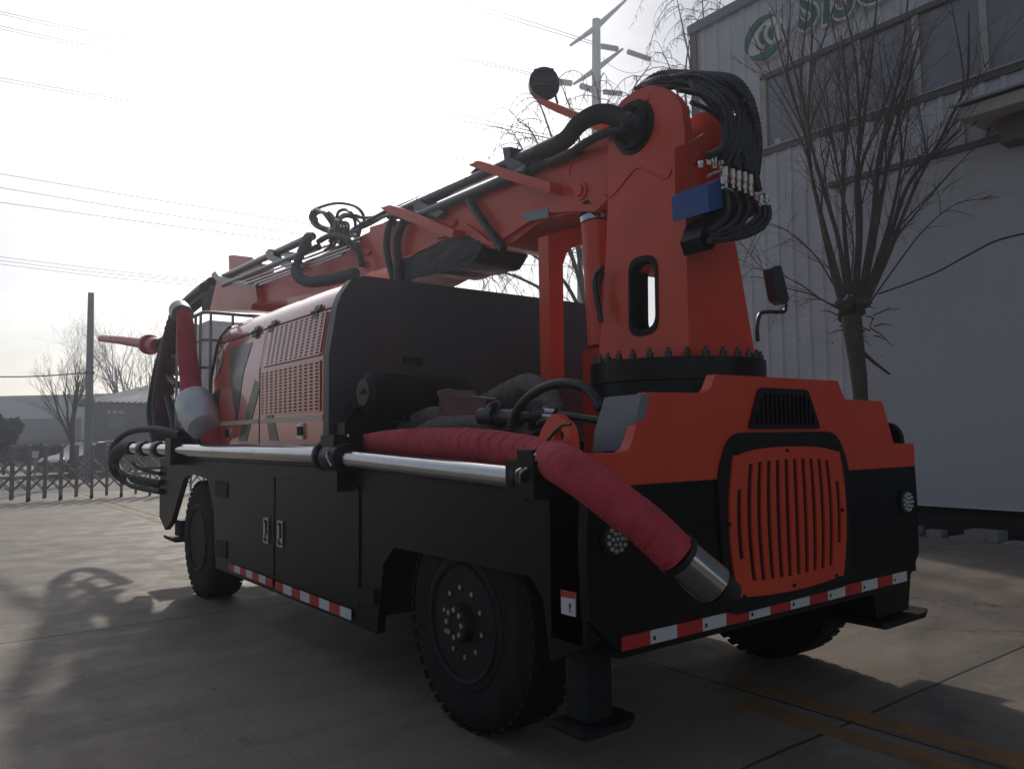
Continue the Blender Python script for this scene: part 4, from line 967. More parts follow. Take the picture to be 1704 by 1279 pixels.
# strip of rubble and planks along the wall foot
bm = B()
random.seed(11)
for i in range(26):
    y = 3.4-i*.33+random.uniform(-.1, .1); x = XW-.25+random.uniform(-.1, .15); a = random.uniform(.1, .3)
    box(bm, (x-a, y-a, .0), (x+a*.6, y+a*.7, random.uniform(.04, .2)))
for f in bm.faces: pass
tag(finish('kerb_rubble', bm, 'concpole', smooth=0, bevel=.02), 'low line of broken concrete blocks along the foot of the warehouse wall', 'rubble')

# ================================================================== TREES
def grow(bm, start, dirv, length, r, level, maxl, droop, spread, rnd, segs=5, twigbm=None):
    pts = [Vector(start)]; d = Vector(dirv).normalized()
    for i in range(segs):
        d = (d+Vector((rnd.gauss(0, .10), rnd.gauss(0, .10), rnd.gauss(0, .07)))+Vector((0, 0, droop))*(i+1)/segs).normalized()
        pts.append(pts[-1]+d*length/segs)
    rs = [r*(1-.62*i/segs) for i in range(segs+1)]
    tube(bm if level == 0 or twigbm is None else twigbm, pts, rs, 7 if level == 0 else (5 if level == 1 else 3), cap=False)
    if level >= maxl: return
    n = rnd.randint(3, 5) if level else rnd.randint(5, 7)
    for k in range(n):
        t = .35+.65*(k+rnd.random()*.6)/n; i = min(segs-1, int(t*segs)); p = pts[i]+(pts[i+1]-pts[i])*(t*segs-i)
        dd = (pts[i+1]-pts[i]).normalized(); side = Vector((rnd.gauss(0, 1), rnd.gauss(0, 1), rnd.gauss(0, .5))); side = (side-dd*side.dot(dd)).normalized()
        grow(bm, p, dd*(1-spread)+side*spread, length*rnd.uniform(.42, .68), max(.0025, rs[i]*rnd.uniform(.42, .6)), level+1, maxl, droop, spread, rnd, max(3, segs-1), twigbm)
def bare_tree(name, label, px, base_y, dep, px_top, nstem, rtrunk, group, seed, spread=.45, fan=.5, maxl=4, trunk_frac=.25, upw=.02):
    rnd = random.Random(seed)
    p = onD(px, base_y, dep); base = Vector((p.x, p.y, 0)); H = onD(px, px_top, dep).z
    t = thing(name, label, 'tree', base, group)
    tb, cb = B(), B()
    top = base+Vector((rnd.gauss(0, .05), rnd.gauss(0, .05), H*trunk_frac)); tube(tb, [base, base+(top-base)*.5+Vector((.02, .03, 0)), top], [rtrunk*1.2, rtrunk, rtrunk*.85], 9, cap=False)
    for i in range(nstem):
        a = i/max(1, nstem-1)*2-1 if nstem > 1 else 0
        d = rt*(a*fan+rnd.gauss(0, .06))+fw*rnd.gauss(0, .25)+Vector((0, 0, 1))
        grow(tb, top-Vector((0, 0, .03)), d, (H-top.z)*rnd.uniform(.72, .9), rtrunk*.62, 0, maxl, upw, spread, rnd, 6, cb)
    finish('trunk', tb, 'bark', t); finish('crown', cb, 'twig', t); return t
GT = 'bare trees beyond the gate'
bare_tree('bare_tree', 'slender bare tree with forked trunk just left of the lone concrete pole', 120, 760, 30, 612, 5, .11, GT, 4, .25, .17, 4, .30, .10)
bare_tree('bare_tree', 'broad bare tree rising behind the grey house under the red nozzle', 222, 745, 52, 565, 6, .16, GT, 9, .34, .36, 4, .12, .08)
bare_tree('bare_tree', 'thin bare tree at the right end of the grey house roof', 262, 745, 50, 575, 4, .12, GT, 12, .34, .28, 4, .15, .08)
# leafy clump
def clump(name, label, px, py, dep, wpx, hpx, n, seed, cat='tree', group=None):
    rnd = random.Random(seed); c = onD(px, py, dep); s = dep/F
    t = thing(name, label, cat, (c.x, c.y, 0), group); bm = B()
    blobs = [(Vector((rnd.uniform(-.7, .7), rnd.uniform(-.5, .5), rnd.uniform(-.7, .6))), rnd.uniform(.22, .5)) for _b in range(11)]
    for _ in range(n):
        while True:
            bq = blobs[_ % len(blobs)]; q = Vector((rnd.uniform(-1, 1), rnd.uniform(-1, 1), rnd.uniform(-1, 1)))*bq[1]+bq[0]
            if (q-bq[0]).length < bq[1] and noise.noise(q*2.6+Vector((seed, 0, 0))) > -.05-.5*max(0, .55-q.length): break
        p = c+rt*q.x*wpx*s/2+fw*q.y*wpx*s/2+Vector((0, 0, 1))*q.z*hpx*s/2
        a = Vector((rnd.gauss(0, 1), rnd.gauss(0, 1), rnd.gauss(0, 1))).normalized(); b_ = a.orthogonal().normalized(); L = rnd.uniform(.10, .2)
        bm.faces.new([bm.verts.new(p-a*L), bm.verts.new(p+b_*L*.5), bm.verts.new(p+a*L), bm.verts.new(p-b_*L*.5)])
    finish('crown', bm, 'leaf', t, smooth=0)
    tb = B(); tube(tb, [Vector((c.x, c.y, 0)), c], [.07, .04], 7)
    rnd2 = random.Random(seed)
    for k in range(9): tube(tb, [c+Vector((0, 0, -hpx*s*.4)), c+rt*rnd2.uniform(-.4, .4)*wpx*s+Vector((0, 0, rnd2.uniform(-.1, .4)*hpx*s))], [.03, .01], 5)
    finish('trunk', tb, 'bark', t)
clump('evergreen_tree', 'small dark evergreen tree at the left edge in front of the long hall', 8, 718, 34, 54, 62, 2600, 3)
for k, (px, wd, lab) in enumerate(((70, 90, 'low dark hedge bush behind the gate left of the parked car'), (235, 70, 'low dark hedge bush behind the parked car beside the pipe bend'), (-20, 80, 'low dark hedge bush at the left edge behind the gate'))):
    clump('hedge_bush', lab, px, 752, 40, wd, 26, 1600, 20+k, 'bush', 'hedge bushes beyond the gate')

# pollarded willow by the warehouse
PW = thing('pollard_willow', 'pollarded willow with thick knobbly trunk and upright bare shoots before the warehouse wall', 'tree', Vector((7.4, 3.3, 0)))
D0 = 10.0
rnd = random.Random(2)
tb, cb = B(), B()
tr = [(1436, 905), (1436, 760), (1432, 660), (1426, 600), (1419, 550), (1417, 525)]
tube(tb, catmull([onD(x, y, D0) for x, y in tr], 5), [.10, .10, .10, .10, .098, .095, .093, .09, .09, .09, .09, .092, .095, .10, .10, .10, .105, .11, .11, .115, .115, .12, .12, .12, .12, .11][:26], 12, cap=True)
for (x, y, r_) in ((1408, 524, .10), (1424, 514, .11), (1438, 503, .085), (1401, 507, .08), (1415, 505, .10), (1428, 500, .08)):
    sb = B(); bmesh.ops.create_icosphere(sb, subdivisions=3, radius=r_, matrix=Matrix.Translation(onD(x, y, D0+rnd.uniform(-.1, .1))))
    for v in sb.verts: v.co += noise.noise_vector(v.co*8)*.05
    tmp = bpy.data.meshes.new('k'); sb.to_mesh(tmp); sb.free(); tb.from_mesh(tmp); bpy.data.meshes.remove(tmp)
shoots = [
 [(1398, 500), (1382, 440), (1352, 300), (1338, 220), (1312, 140), (1280, 20)], [(1404, 495), (1375, 390), (1350, 290), (1345, 200), (1350, 90), (1352, -30)],
 [(1410, 490), (1395, 400), (1372, 320), (1352, 250), (1330, 150), (1300, 40)], [(1415, 490), (1405, 380), (1403, 280), (1412, 190), (1400, 60)],
 [(1420, 490), (1428, 400), (1425, 300), (1435, 220), (1450, 100), (1462, -30)], [(1425, 490), (1432, 380), (1428, 290), (1430, 180), (1420, 80), (1400, -10)],
 [(1432, 490), (1452, 370), (1458, 290), (1470, 225), (1500, 105), (1513, -30)], [(1436, 492), (1455, 400), (1478, 270), (1505, 160), (1530, 60)],
 [(1442, 490), (1475, 410), (1510, 310), (1550, 258), (1585, 190), (1610, 130), (1612, 20)], [(1446, 495), (1480, 420), (1502, 360), (1545, 270), (1600, 215)],
 [(1440, 490), (1465, 420), (1488, 340), (1500, 260), (1495, 180)], [(1412, 492), (1420, 410), (1405, 330), (1390, 250), (1392, 150)],
 [(1400, 512), (1370, 500), (1330, 472), (1290, 455), (1235, 442)], [(1398, 515), (1350, 490), (1300, 475), (1262, 440), (1230, 400)], [(1405, 505), (1360, 430), (1318, 390), (1280, 372), (1250, 378)],
 [(1450, 500), (1500, 430), (1540, 380), (1590, 340), (1640, 330)]]
def twigs(bm, pts, n, lmin, lmax, r, upw, rnd):
    for _ in range(n):
        t = rnd.uniform(.15, 1)*(len(pts)-1); i = min(int(t), len(pts)-2); p = pts[i]+(pts[i+1]-pts[i])*(t-i)
        dd = (pts[i+1]-pts[i]).normalized(); sd_ = Vector((rnd.gauss(0, 1), rnd.gauss(0, 1), rnd.gauss(0, .4))).normalized()
        d = (dd*.9+sd_*.7+Vector((0, 0, upw))).normalized(); L = rnd.uniform(lmin, lmax)
        q = [p]
        for k in range(4):
            d = (d+Vector((rnd.gauss(0, .12), rnd.gauss(0, .12), rnd.gauss(0, .1)+upw*.25))).normalized(); q.append(q[-1]+d*L/4)
        tube(bm, q, [r, r*.85, r*.65, r*.45, r*.25], 3, cap=False)
        if L > .5:
            for _k in range(3):
                d2 = (d+Vector((rnd.gauss(0, .7), rnd.gauss(0, .7), rnd.gauss(0, .5)))).normalized(); s0 = q[rnd.randint(1, 3)]; tube(bm, [s0, s0+d2*L*.2, s0+d2*L*.4+Vector((0, 0, -.04*L))], [r*.5, r*.4, r*.2], 3, cap=False)
for k, sh in enumerate(shoots):
    dz = rnd.uniform(-.5, .5)
    pts = catmull([onD(x, y, D0+dz*(i/(len(sh)-1))) for i, (x, y) in enumerate(sh)], 6)
    r_ = .034 if k < 11 else .012
    tube(tb, pts, [r_*(1-.7*i/(len(pts)-1)) for i in range(len(pts))], 7, cap=False)
    twigs(cb, pts, 9 if k < 12 else 7, .3, 1.1, .006, .25 if k < 12 else -.2, rnd)
    if k < 12:
        for _ in range(4):
            i = rnd.randint(len(pts)//5, len(pts)*4//5); d = (pts[min(i+1, len(pts)-1)]-pts[i-1]).normalized(); q = [pts[i]]
            sd_ = (rt*rnd.gauss(0, .45)+fw*rnd.gauss(0, .4)); L = rnd.uniform(1.0, 2.2)
            for _k in range(6): d = (d+sd_*.28*(1 if _k < 2 else .1)+Vector((rnd.gauss(0, .05), rnd.gauss(0, .05), .02))).normalized(); q.append(q[-1]+d*L/6)
            tube(cb, q, [.014*(1-.75*a_/6) for a_ in range(7)], 5, cap=False); twigs(cb, q, 7, .2, .8, .005, .15, rnd)
for _ in range(30):
    p = onD(rnd.uniform(1395, 1455), rnd.uniform(490, 560), D0); d = Vector((rnd.gauss(0, 1), rnd.gauss(0, 1), rnd.uniform(-.6, .8))).normalized(); L = rnd.uniform(.08, .34)
    tube(cb, [p, p+d*L*.5, p+d*L+Vector((0, 0, -.2*L))], [.010, .008, .004], 4, cap=False)
tube(tb, [onD(1438, 588, D0), onD(1455, 603, D0), onD(1481, 623, D0-.1)], [.028, .022, .015], 7)
# a few dead leaves
for _ in range(150):
    p = onD(rnd.uniform(1235, 1480), rnd.uniform(440, 600), D0+rnd.uniform(-.5, .4)); a = Vector((rnd.gauss(0, .4), rnd.gauss(0, .4), -1)).normalized()*rnd.uniform(.02, .06); b_ = a.orthogonal().normalized()*.012
    if rnd.random() < .5: cb.faces.new([cb.verts.new(p), cb.verts.new(p+a*.5+b_), cb.verts.new(p+a), cb.verts.new(p+a*.5-b_)])
finish('trunk', tb, 'bark', PW); finish('crown', cb, 'twig', PW, smooth=0)

# weeping willows behind the truck
def weeping(label, px, dep, top_y, base_y, stems, seed, group, hang=1.0, ntw=26, rtr=.13):
    rnd = random.Random(seed); p = onD(px, base_y, dep); base = Vector((p.x, p.y, 0)); s = dep/F
    t = thing('weeping_willow', label, 'tree', base, group); tb, cb = B(), B()
    first = onD(px, stems[0][0][1], dep)
    tube(tb, [base, Vector((base.x, base.y, first.z*.5)), first], [rtr*1.2, rtr, rtr*.8], 9, cap=False)
    for st in stems:
        dz = rnd.uniform(-1.2, 1.2)
        pts = catmull([onD(x, y, dep+dz*i/(len(st)-1)) for i, (x, y) in enumerate(st)], 5)
        tube(tb, pts, [rtr*.4*(1-.85*i/(len(pts)-1)) for i in range(len(pts))], 6, cap=False)
        for _ in range(ntw):
            i = rnd.randint(len(pts)//4, len(pts)-1); q = [pts[i]]; d = Vector((rnd.gauss(0, 1), rnd.gauss(0, 1), .7)).normalized(); L = rnd.uniform(.5, 1.7)*hang; n = 7
            for k in range(n):
                d = (d+Vector((rnd.gauss(0, .1), rnd.gauss(0, .1), -.34))).normalized(); q.append(q[-1]+d*L/n)
            tube(cb, q, [.011*(1-.75*k/n) for k in range(n+1)], 3, cap=False)
            for k in range(2, n+1):
                for _k in range(2):
                    if rnd.random() < .55:
                        d2 = Vector((rnd.gauss(0, .5), rnd.gauss(0, .5), -1)).normalized(); l2 = rnd.uniform(.08, .35)
                        tube(cb, [q[k], q[k]+d2*l2*.5, q[k]+d2*l2], [.006, .005, .003], 3, cap=False)
                    if rnd.random() < .16:
                        a = Vector((rnd.gauss(0, .3), rnd.gauss(0, .3), -1)).normalized()*rnd.uniform(.05, .1); b_ = a.orthogonal().normalized()*.015; o_ = q[k]
                        cb.faces.new([cb.verts.new(o_), cb.verts.new(o_+a*.5+b_), cb.verts.new(o_+a), cb.verts.new(o_+a*.5-b_)])
    finish('trunk', tb, 'bark', t); finish('crown', cb, 'twig', t, smooth=0)
GW = 'willows behind the truck'
weeping('weeping willow with thin drooping twigs seen around and under the folded boom', 985, 17, 90, 740, [
  [(985, 560), (960, 450), (925, 380), (880, 340), (840, 370), (810, 400)], [(985, 560), (940, 470), (880, 420), (830, 400), (790, 420)], [(985, 560), (930, 500), (870, 465), (820, 450), (795, 455)],
  [(985, 560), (1000, 420), (980, 300), (955, 200), (930, 130)], [(985, 560), (990, 400), (1010, 280), (1000, 180), (985, 120)], [(985, 560), (970, 430), (920, 300), (885, 220), (860, 200)],
  [(985, 560), (1010, 420), (1040, 260), (1050, 160), (1080, 110)], [(985, 560), (965, 440), (945, 320), (905, 190), (885, 150)], [(985, 560), (950, 420), (900, 330), (870, 250), (850, 215)]], 31, GW, 1.0, 18)
weeping('taller weeping willow showing at the corner of the warehouse roof', 1165, 22, 0, 740, [
  [(1165, 400), (1160, 250), (1150, 120), (1135, 40), (1120, -30)], [(1165, 400), (1165, 240), (1175, 110), (1170, 20), (1165, -40)], [(1165, 400), (1150, 250), (1120, 130), (1100, 80)], [(1165, 400), (1170, 230), (1190, 80), (1200, -10)], [(1165, 400), (1155, 260), (1140, 150), (1150, 60), (1180, 0)]], 33, GW, 1.1, 22)

# ================================================================== POLES AND WIRES
PL = thing('power_pole', 'tall grey steel power pole with crossarms and long insulators behind the boom', 'power pole', Vector((*onD(994, 740, 44).xy, 0)))
d44 = 44
bm = B(); pb = onD(994, 740, d44); pt_ = onD(992, 33, d44); tube(bm, [Vector((pb.x, pb.y, 0)), pt_], [.42, .235], 20); finish('pole', bm, 'polesteel', PL)
bm = B()
for (a, b_, c_, dd) in (((949, 76), (992, 46), (1042, 0), 3.0), ((955, 140), (993, 115), (1036, 82), 2.6)):
    A, Mi, C_ = onD(*a, d44-1.5), onD(*b_, d44), onD(*c_, d44+1.5); tube(bm, [A, Mi], [.07, .17], 6); tube(bm, [Mi, C_], [.17, .07], 6)
finish('crossarm', bm, 'polesteel', PL)
bm = B()
def insul(a, b_, d1, d2):
    A, C_ = onD(*a, d1), onD(*b_, d2); n = 26
    tube(bm, [A+(C_-A)*i/n for i in range(n+1)], [.17 if i % 2 else .12 for i in range(n+1)], 10)
insul((1000, 77), (1028, 82), d44+1, d44+1.5); insul((1044, 86), (1082, 99), d44+1.5, d44+2); insul((930, 136), (951, 139), d44-2, d44-1.6); insul((966, 143), (987, 150), d44-1.5, d44-1); insul((1004, 153), (1035, 156), d44-.5, d44-.3)
finish('insulator', bm, 'insul', PL)
GWI = 'power lines across the sky'
def wirething(pts, label, r=.021, group=GWI, m_='wire'):
    bm = B(); tube(bm, catmull([onD(*p[:2], p[2]) for p in pts], 10), r, 5, cap=False); tag(finish('power_line', bm, m_), label, 'power line', group)
wirething([(700, -12, 46), (800, 18, 45), (1000, 78, 44)], 'power line from the photo top to the upper insulator of the steel pole')
wirething([(725, -10, 46), (830, 20, 45), (1003, 75, 44)], 'twin upper power line just above the one reaching the upper insulator')
wirething([(360, -6, 50), (645, 68, 45), (930, 136, 42)], 'power line ending at the lower left insulator behind the spot lamp')
wirething([(370, -8, 50), (655, 67, 45), (932, 133, 42)], 'twin power line just above the one ending behind the spot lamp')
wirething([(-20, 15, 56), (300, 86, 50), (650, 164, 46), (860, 213, 44), (1000, 244, 44)], 'upper wire of the power line pair crossing the white glare in mid sky')
wirething([(-20, 19, 56), (300, 92, 50), (650, 170, 46), (860, 219, 44), (1000, 250, 44)], 'lower wire of the power line pair crossing the white glare in mid sky', .018)
wirething([(-20, 39, 57), (150, 76, 54), (610, 171, 47), (850, 217, 44.6), (1000, 247, 44)], 'second pair upper wire of the power line meeting the boom hoses from the left')
wirething([(-20, 44, 57), (150, 81, 54), (610, 177, 47), (850, 223, 44.6), (1000, 253, 44)], 'second pair lower wire of the power line meeting the boom hoses from the left', .018)
wirething([(-20, 126, 58), (125, 152, 55), (580, 235, 47), (785, 268, 45), (1000, 300, 44)], 'third pair upper wire of the power line running behind the step plate')
wirething([(-20, 131, 58), (125, 157, 55), (580, 240, 47), (785, 273, 45), (1000, 305, 44)], 'third pair lower wire of the power line running behind the step plate', .018)
for (y0, ym, y1, lab) in ((286, 331, 373, 'highest of the three single wires above the folded hose coil'), (309, 353, 392, 'middle of the three single wires reaching the hose coil'), (334, 371, 406, 'lowest of the three single wires reaching the boom pipe end')):
    wirething([(-20, y0, 45), (250, ym, 40), (520, y1, 36), (800, y1+34, 34)], lab, .017, 'single wires at mid height')
for (y0, y1, lab) in ((425, 467, 'highest of the three low wires meeting the boom tip at left'), (431, 470, 'middle of the three low wires meeting the boom tip at left'), (437, 476, 'lowest of the three low wires meeting the boom tip at left')):
    wirething([(-20, y0, 46), (160, y0+22, 42), (335, y1, 38), (600, y1+28, 34)], lab, .013, 'low wires meeting the boom tip')
for (y0, y1, lab) in ((412, 424, 'upper thin wire under the boom elbow'), (432, 440, 'lower thin wire under the boom elbow')):
    wirething([(700, y0, 33), (850, y0+8, 33), (1100, y1+8, 33)], lab, .012, 'thin wires under the boom elbow')
wirething([(1082, 100, 46), (1110, 107, 48), (1200, 130, 52)], 'wire leaving the right insulator of the steel pole toward the warehouse', .018)
wirething([(1085, 103, 46), (1075, 115, 45.5), (1050, 122, 45), (1020, 112, 44.5), (1003, 96, 44)], 'slack jumper wire hanging beside the steel pole head', .014)
wirething([(-20, 627, 27), (60, 626, 27), (149, 620, 27)], 'black cable reaching the lone concrete pole from the left', .022, 'cables at the concrete pole', 'hose')
wirething([(149, 620, 27), (200, 637, 29), (260, 650, 31)], 'thin cable leaving the lone concrete pole to the right', .012, 'cables at the concrete pole', 'hose')
bm = B(); tube(bm, catmull([onD(1462, 489, 9.9), onD(1510, 472, 9.4), onD(1560, 452, 9.0), onD(1610, 425, 8.7), onD(1660, 400, 8.4), onD(1730, 383, 8.1)], 8), [.011]*41, 6)
tag(finish('cable', bm, 'hose'), 'black cable sagging from the pollard willow to the right edge', 'cable')
bm = B(); p = onD(147, 760, 27); t_ = onD(151.5, 487, 27)
cp = thing('concrete_pole', 'lone tapering concrete pole standing without wires at its top on the left', 'pole', Vector((p.x, p.y, 0)))
tube(bm, [Vector((p.x, p.y, 0)), t_], [.155, .095], 18); finish('pole', bm, 'concpole', cp)
bm = B(); lathe(bm, onD(149, 620, 27)-Vector((0, 0, .06)), (0, 0, 1), [(0, .12), (0, .15), (.12, .15), (.12, .12)], 18); finish('cable_clamp', bm, 'wire', cp)
p = onD(965, 700, 36); up_ = thing('utility_pole', 'small distant utility pole with short crossarm seen under the boom beside the orange post', 'power pole', Vector((p.x, p.y, 0)))
bm = B(); tube(bm, [Vector((p.x, p.y, 0)), onD(964, 420, 36)], [.15, .10], 12); finish('pole', bm, 'concpole', up_)
bm = B(); A, C_ = onD(953, 446, 36.5), onD(987, 434, 35.5); tube(bm, [A, C_], .045, 6)
for q in (A, C_, (A+C_)/2+Vector((0, 0, .0))): cyl(bm, q, q+Vector((0, 0, .28)), .05, 8)
finish('crossarm', bm, 'mullion', up_)

# ================================================================== BEYOND THE YARD
GA = thing('accordion_gate', 'stainless steel accordion gate with crossed lattice bars across the yard entrance', 'gate', (0, 19.6, 0))
YG = 19.6
x0g = -4.2; stp = .335; n = 44
for i in range(n):
    x = x0g+i*stp
    bm = B()
    for dy in (-.14, .14):
        cyl(bm, (x+dy*.25, YG+dy, .06), (x+dy*.25, YG+dy, 1.30), .026, 10); sphere(bm, (x+dy*.25, YG+dy, 1.305), .034, 8)
    po = finish('post', bm, 'gate', GA)
    if i % 2:
        bm = B()
        for dy in (-.14, .14): cyl(bm, (x-.02+dy*.25, YG+dy, .055), (x+.02+dy*.25, YG+dy, .055), .055, 14)
        finish('caster', bm, 'blackmatt', po)
for dy in (-.14, .14):
    bm = B()
    for i in range(n-1):
        x = x0g+i*stp
        for (za, zb_) in ((.25, .62), (.62, .25), (.62, .98), (.98, .62)):
            A, C_ = Vector((x+dy*.25, YG+dy, za)), Vector((x+stp+dy*.25, YG+dy, zb_)); tube(bm, [A, C_], .014, 6)
    finish('lattice', bm, 'gate', GA)
# grey house
def at(px, D, z): p = onD(px, 735, D); return Vector((p.x, p.y, z))
D1 = 40
zr_ = onD(215, 668, D1).z; 
HO = thing('grey_house', 'single storey grey house with hipped tile roof behind the concrete pole', 'building', at(250, D1+4, 0))
a, b_, c_, d_ = at(153, D1, 0), at(430, D1+6, 0), at(430, D1+16, 0), at(165, D1+12, 0)
bm = B(); prism(bm, [a, b_, c_, d_], (0, 0, zr_)); 
finish('wall', bm, 'house', HO, smooth=0)
cen = (a+b_+c_+d_)/4; ea, eb, ec_, ed = [Vector((*(cen+(q-cen)*1.06).xy, zr_+.004)) for q in (a, b_, c_, d_)]
rz = onD(215, 640, D1+6).z
r1, r2 = ea.lerp(ed, .5).lerp(eb.lerp(ec_, .5), .3), ea.lerp(ed, .5).lerp(eb.lerp(ec_, .5), .75); r1.z = r2.z = rz
bm = B(); vv = [bm.verts.new(q) for q in (ea, eb, ec_, ed, r1, r2)]
for f in ((0, 1, 5, 4), (1, 2, 5), (2, 3, 4, 5), (3, 0, 4), (3, 2, 1, 0)): bm.faces.new([vv[i] for i in f])
rf = finish('roof', bm, 'roof', HO, smooth=0)
bm = B()
for i in range(34):
    t = i/33; A = ea.lerp(eb, t); T = r1.lerp(r2, min(1, max(0, (t-.15)/.7))); tube(bm, [A+Vector((0, 0, .03)), T+Vector((0, 0, .03))], .05, 4, cap=False)
finish('tile_rib', bm, 'roof', rf)
bm = B()
fd = (b_-a).normalized(); nn = Vector((fd.y, -fd.x, 0)); nn = nn if nn.dot(CAM-a) > 0 else -nn
for (px0, px1, y0, y1) in ((178, 184, 683, 688), (187, 194, 683, 688), (197, 205, 684, 688)):
    def wp(px, py):
        d = ray(px, py); t = (a-CAM).dot(nn)/d.dot(nn); return CAM+d*t+nn*.03
    prism(bm, [wp(px0, y0), wp(px1, y0), wp(px1, y1), wp(px0, y1)], nn*.02)
finish('wall_mark', bm, 'white', HO, smooth=0)
bm = B(); prism(bm, [wp(178, 692), wp(206, 692), wp(206, 712), wp(178, 712)], nn*.02); finish('window', bm, 'glass', HO, smooth=0)
# small porch with a pale opening at its left
bm = B(); p0 = at(121, D1-1, 0); p1 = at(153, D1, 0); h1 = onD(137, 672, D1).z
box_pts = [at(121, D1-.5, h1), at(156, D1-.5, h1), at(156, D1+3, h1), at(121, D1+3, h1)]
prism(bm, box_pts, (0, 0, .25)); prism(bm, [at(142, D1-.3, 0), at(146, D1-.3, 0), at(146, D1+.1, 0), at(142, D1+.1, 0)], (0, 0, h1-.004)); prism(bm, [at(121, D1-.3, 0), at(124, D1-.3, 0), at(124, D1+.1, 0), at(121, D1+.1, 0)], (0, 0, h1-.004)); finish('porch', bm, 'house', HO, smooth=0)
# long hall and yard wall
D2 = 85
HL = thing('long_hall', 'long low pale blue industrial hall far left behind the trees', 'building', at(0, D2, 0))
bm = B(); zz = onD(0, 664, D2).z
prism(bm, [at(-700, D2+10, 0), at(345, D2-4, 0), at(345, D2+25, 0), at(-700, D2+40, 0)], (0, 0, zz)); finish('wall', bm, 'hall', HL, smooth=0)
bm = B(); prism(bm, [at(-700, D2+9.7, zz), at(346, D2-4.3, zz), at(346, D2+25, zz), at(-700, D2+40, zz)], (0, 0, .35)); finish('roof', bm, 'roof', HL, smooth=0)
bm = B(); D3 = 62; zz = onD(0, 698, D3).z
prism(bm, [at(-700, D3+8, 0), at(135, D3-2, 0), at(135, D3-1.6, 0), at(-700, D3+8.4, 0)], (0, 0, zz)); yw = finish('yard_wall', bm, 'hallwall', smooth=0); tag(yw, 'plain grey yard wall standing in front of the long pale hall', 'wall')
bm = B(); zz2 = onD(0, 733, 50).z
prism(bm, [at(-700, 54, 0), at(140, 49, 0), at(140, 49.3, 0), at(-700, 54.3, 0)], (0, 0, zz2+.0)); tag(finish('low_wall', bm, 'house', smooth=0), 'low grey wall at the far side of the road behind the gate', 'wall')
# parked car beyond the gate
CA = thing('parked_car', 'dark car with a pale roof edge parked behind the accordion gate', 'car', at(160, 31, 0))
c0, c1 = at(110, 30, 0), at(232, 33, 0); fd = (c1-c0).normalized(); sdv = Vector((-fd.y, fd.x, 0)); Lc = (c1-c0).length
def cp_(u, z): return c0+fd*(u*Lc)+Vector((0, 0, z))
bm = B(); prism(bm, [cp_(u, z) for u, z in ((0, .25), (0, .62), (.06, .78), (.27, .92), (.42, 1.36), (.75, 1.42), (.93, 1.0), (1, .9), (1, .28))], sdv*1.7); finish('body', bm, 'carpaint', CA, bevel=.06)
bm = B(); prism(bm, [cp_(u, z)-sdv*.012 for u, z in ((.32, .95), (.44, 1.3), (.72, 1.35), (.85, 1.0))], sdv*.01); finish('side_window', bm, 'carglass', CA)
bm = B(); tube(bm, [cp_(.27, .95)+sdv*.02, cp_(.42, 1.39)+sdv*.02, cp_(.72, 1.44)+sdv*.02], .025, 6); finish('roof_edge', bm, 'chrome', CA)
for u in (.18, .80):
    bm = B(); lathe(bm, cp_(u, .32)-sdv*.02, sdv, [(0, .2), (0, .30), (.03, .32), (.2, .32), (.22, .2)], 24); wh = finish('wheel', bm, 'rubber', CA)
    bm = B(); lathe(bm, cp_(u, .32)-sdv*.03, sdv, [(0, .01), (0, .18), (.02, .2)], 20); finish('rim', bm, 'galv', wh)
bm = B(); lathe(bm, cp_(.01, .68)-sdv*-.25, -fd, [(-.05, .10), (.03, .11), (.06, .02)], 16); finish('headlight', bm, 'lens', CA)
# small white notice board behind the gate
nb = thing('notice_board', 'small white notice board on a post behind the gate', 'sign', at(59, 29, 0))
bm = B(); z_ = onD(59, 756, 29).z; p = at(59, 29, 0); cyl(bm, p, p+Vector((0, 0, z_)), .03, 8); finish('post', bm, 'galv', nb)
bm = B(); prism(bm, [at(54, 28.9, z_-.12), at(64, 28.9, z_-.12), at(64, 28.9, z_+.12), at(54, 28.9, z_+.12)], fw*.03); finish('board', bm, 'white', nb, smooth=0)

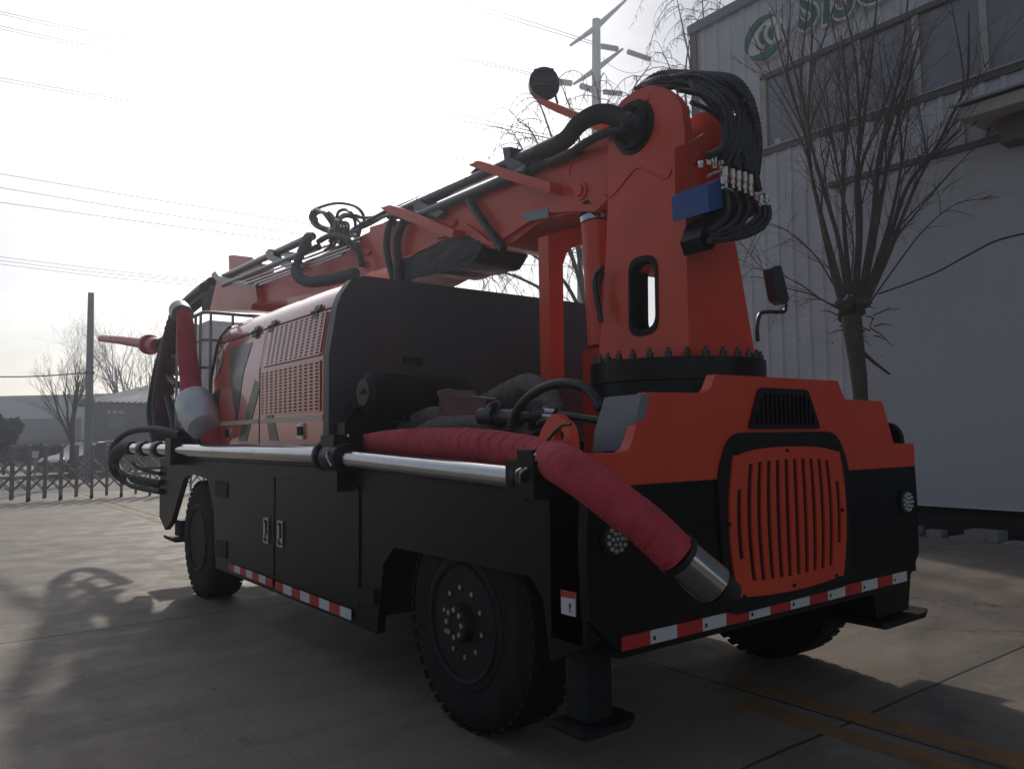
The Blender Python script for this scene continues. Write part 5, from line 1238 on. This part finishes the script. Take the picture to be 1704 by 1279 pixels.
# ================================================================== one object for every separate piece
def split_pieces(o, cluster):
    bm = bmesh.new(); bm.from_mesh(o.data); bm.verts.ensure_lookup_table()
    lab = [-1]*len(bm.verts); n = 0
    for v in bm.verts:
        if lab[v.index] >= 0: continue
        st = [v]; lab[v.index] = n
        while st:
            a = st.pop()
            for e in a.link_edges:
                b_ = e.other_vert(a)
                if lab[b_.index] < 0: lab[b_.index] = n; st.append(b_)
        n += 1
    if n < 2: bm.free(); return
    par = list(range(n))
    def fnd(i):
        while par[i] != i: par[i] = par[par[i]]; i = par[i]
        return i
    if cluster:
        bb = [[Vector((9e9,)*3), Vector((-9e9,)*3)] for _ in range(n)]
        for v in bm.verts:
            q = bb[lab[v.index]]
            for k in range(3): q[0][k] = min(q[0][k], v.co[k]); q[1][k] = max(q[1][k], v.co[k])
        for i in range(n):
            for j in range(i):
                if all(bb[i][0][k] <= bb[j][1][k]+.002 and bb[j][0][k] <= bb[i][1][k]+.002 for k in range(3)): par[fnd(i)] = fnd(j)
    groups = {}
    for v in bm.verts: groups.setdefault(fnd(lab[v.index]), []).append(v.index)
    bm.free()
    if len(groups) < 2 or len(groups) > 100: return
    first = True; src = o.data
    for g in groups.values():
        keep = set(g); b2 = bmesh.new(); b2.from_mesh(src); b2.verts.ensure_lookup_table()
        bmesh.ops.delete(b2, geom=[v for v in b2.verts if v.index not in keep], context='VERTS')
        me = bpy.data.meshes.new(src.name); b2.to_mesh(me); b2.free()
        for m_ in src.materials: me.materials.append(m_)
        me.shade_smooth() if not (src.polygons[0].use_smooth is False) else None
        me.set_sharp_from_angle(angle=R(40))
        if first: o.data = me; first = False
        else:
            c = o.copy(); c.data = me; COL.objects.link(c)
SPL = {'boom_hose': 0, 'hanging_hose': 0, 'boom_pipe': 0, 'boom_rod': 0, 'lower_hose': 0, 'access_flap': 0, 'chevron': 0, 'pipe_clamp': 0, 'pipe_coupling': 1, 'front_bracket': 0, 'clamp_lever': 0, 'wheel_nut': 1, 'bolt': 1, 'hinge': 1, 'fitting': 1, 'vent_slat': 0, 'column_plate': 0, 'pale_stripe': 0, 'vent_backing': 0, 'cylinder_hose': 0, 'hose_sleeve': 0, 'insulator': 0, 'hydraulic_hose': 0, 'loose_hose': 0, 'pipe_bend': 0, 'emblem_mark': 0, 'emblem_stripe': 0, 'wall_mark': 0, 'wing_nut': 1, 'cage': 9, 'pipe_end': 0, 'clamp': 1, 'deck_rail': 0, 'crossarm': 1}
bpy.context.view_layer.update()
for o in list(COL.objects):
    k = o.name.split('.')[0]
    if o.type == 'MESH' and o.parent and SPL.get(k, 9) < 2 and not o.children: split_pieces(o, SPL[k])

# ================================================================== AIR
bm = B(); box(bm, (-150, -40, -1.3), (150, 190, 40)); hz = finish('haze', bm, 'darkvoid', smooth=0); hz['kind'] = 'stuff'
hm = bpy.data.materials.new('hazy_air'); hm.use_nodes = True; hn = hm.node_tree; hn.nodes.remove(hn.nodes['Principled BSDF'])
pv_ = hn.nodes.new('ShaderNodeVolumePrincipled'); pv_.inputs['Color'].default_value = (.80, .86, 1.0, 1); pv_.inputs['Density'].default_value = .0034; pv_.inputs['Anisotropy'].default_value = .72
hn.links.new(pv_.outputs[0], hn.nodes['Material Output'].inputs['Volume'])
hz.data.materials.clear(); hz.data.materials.append(hm)
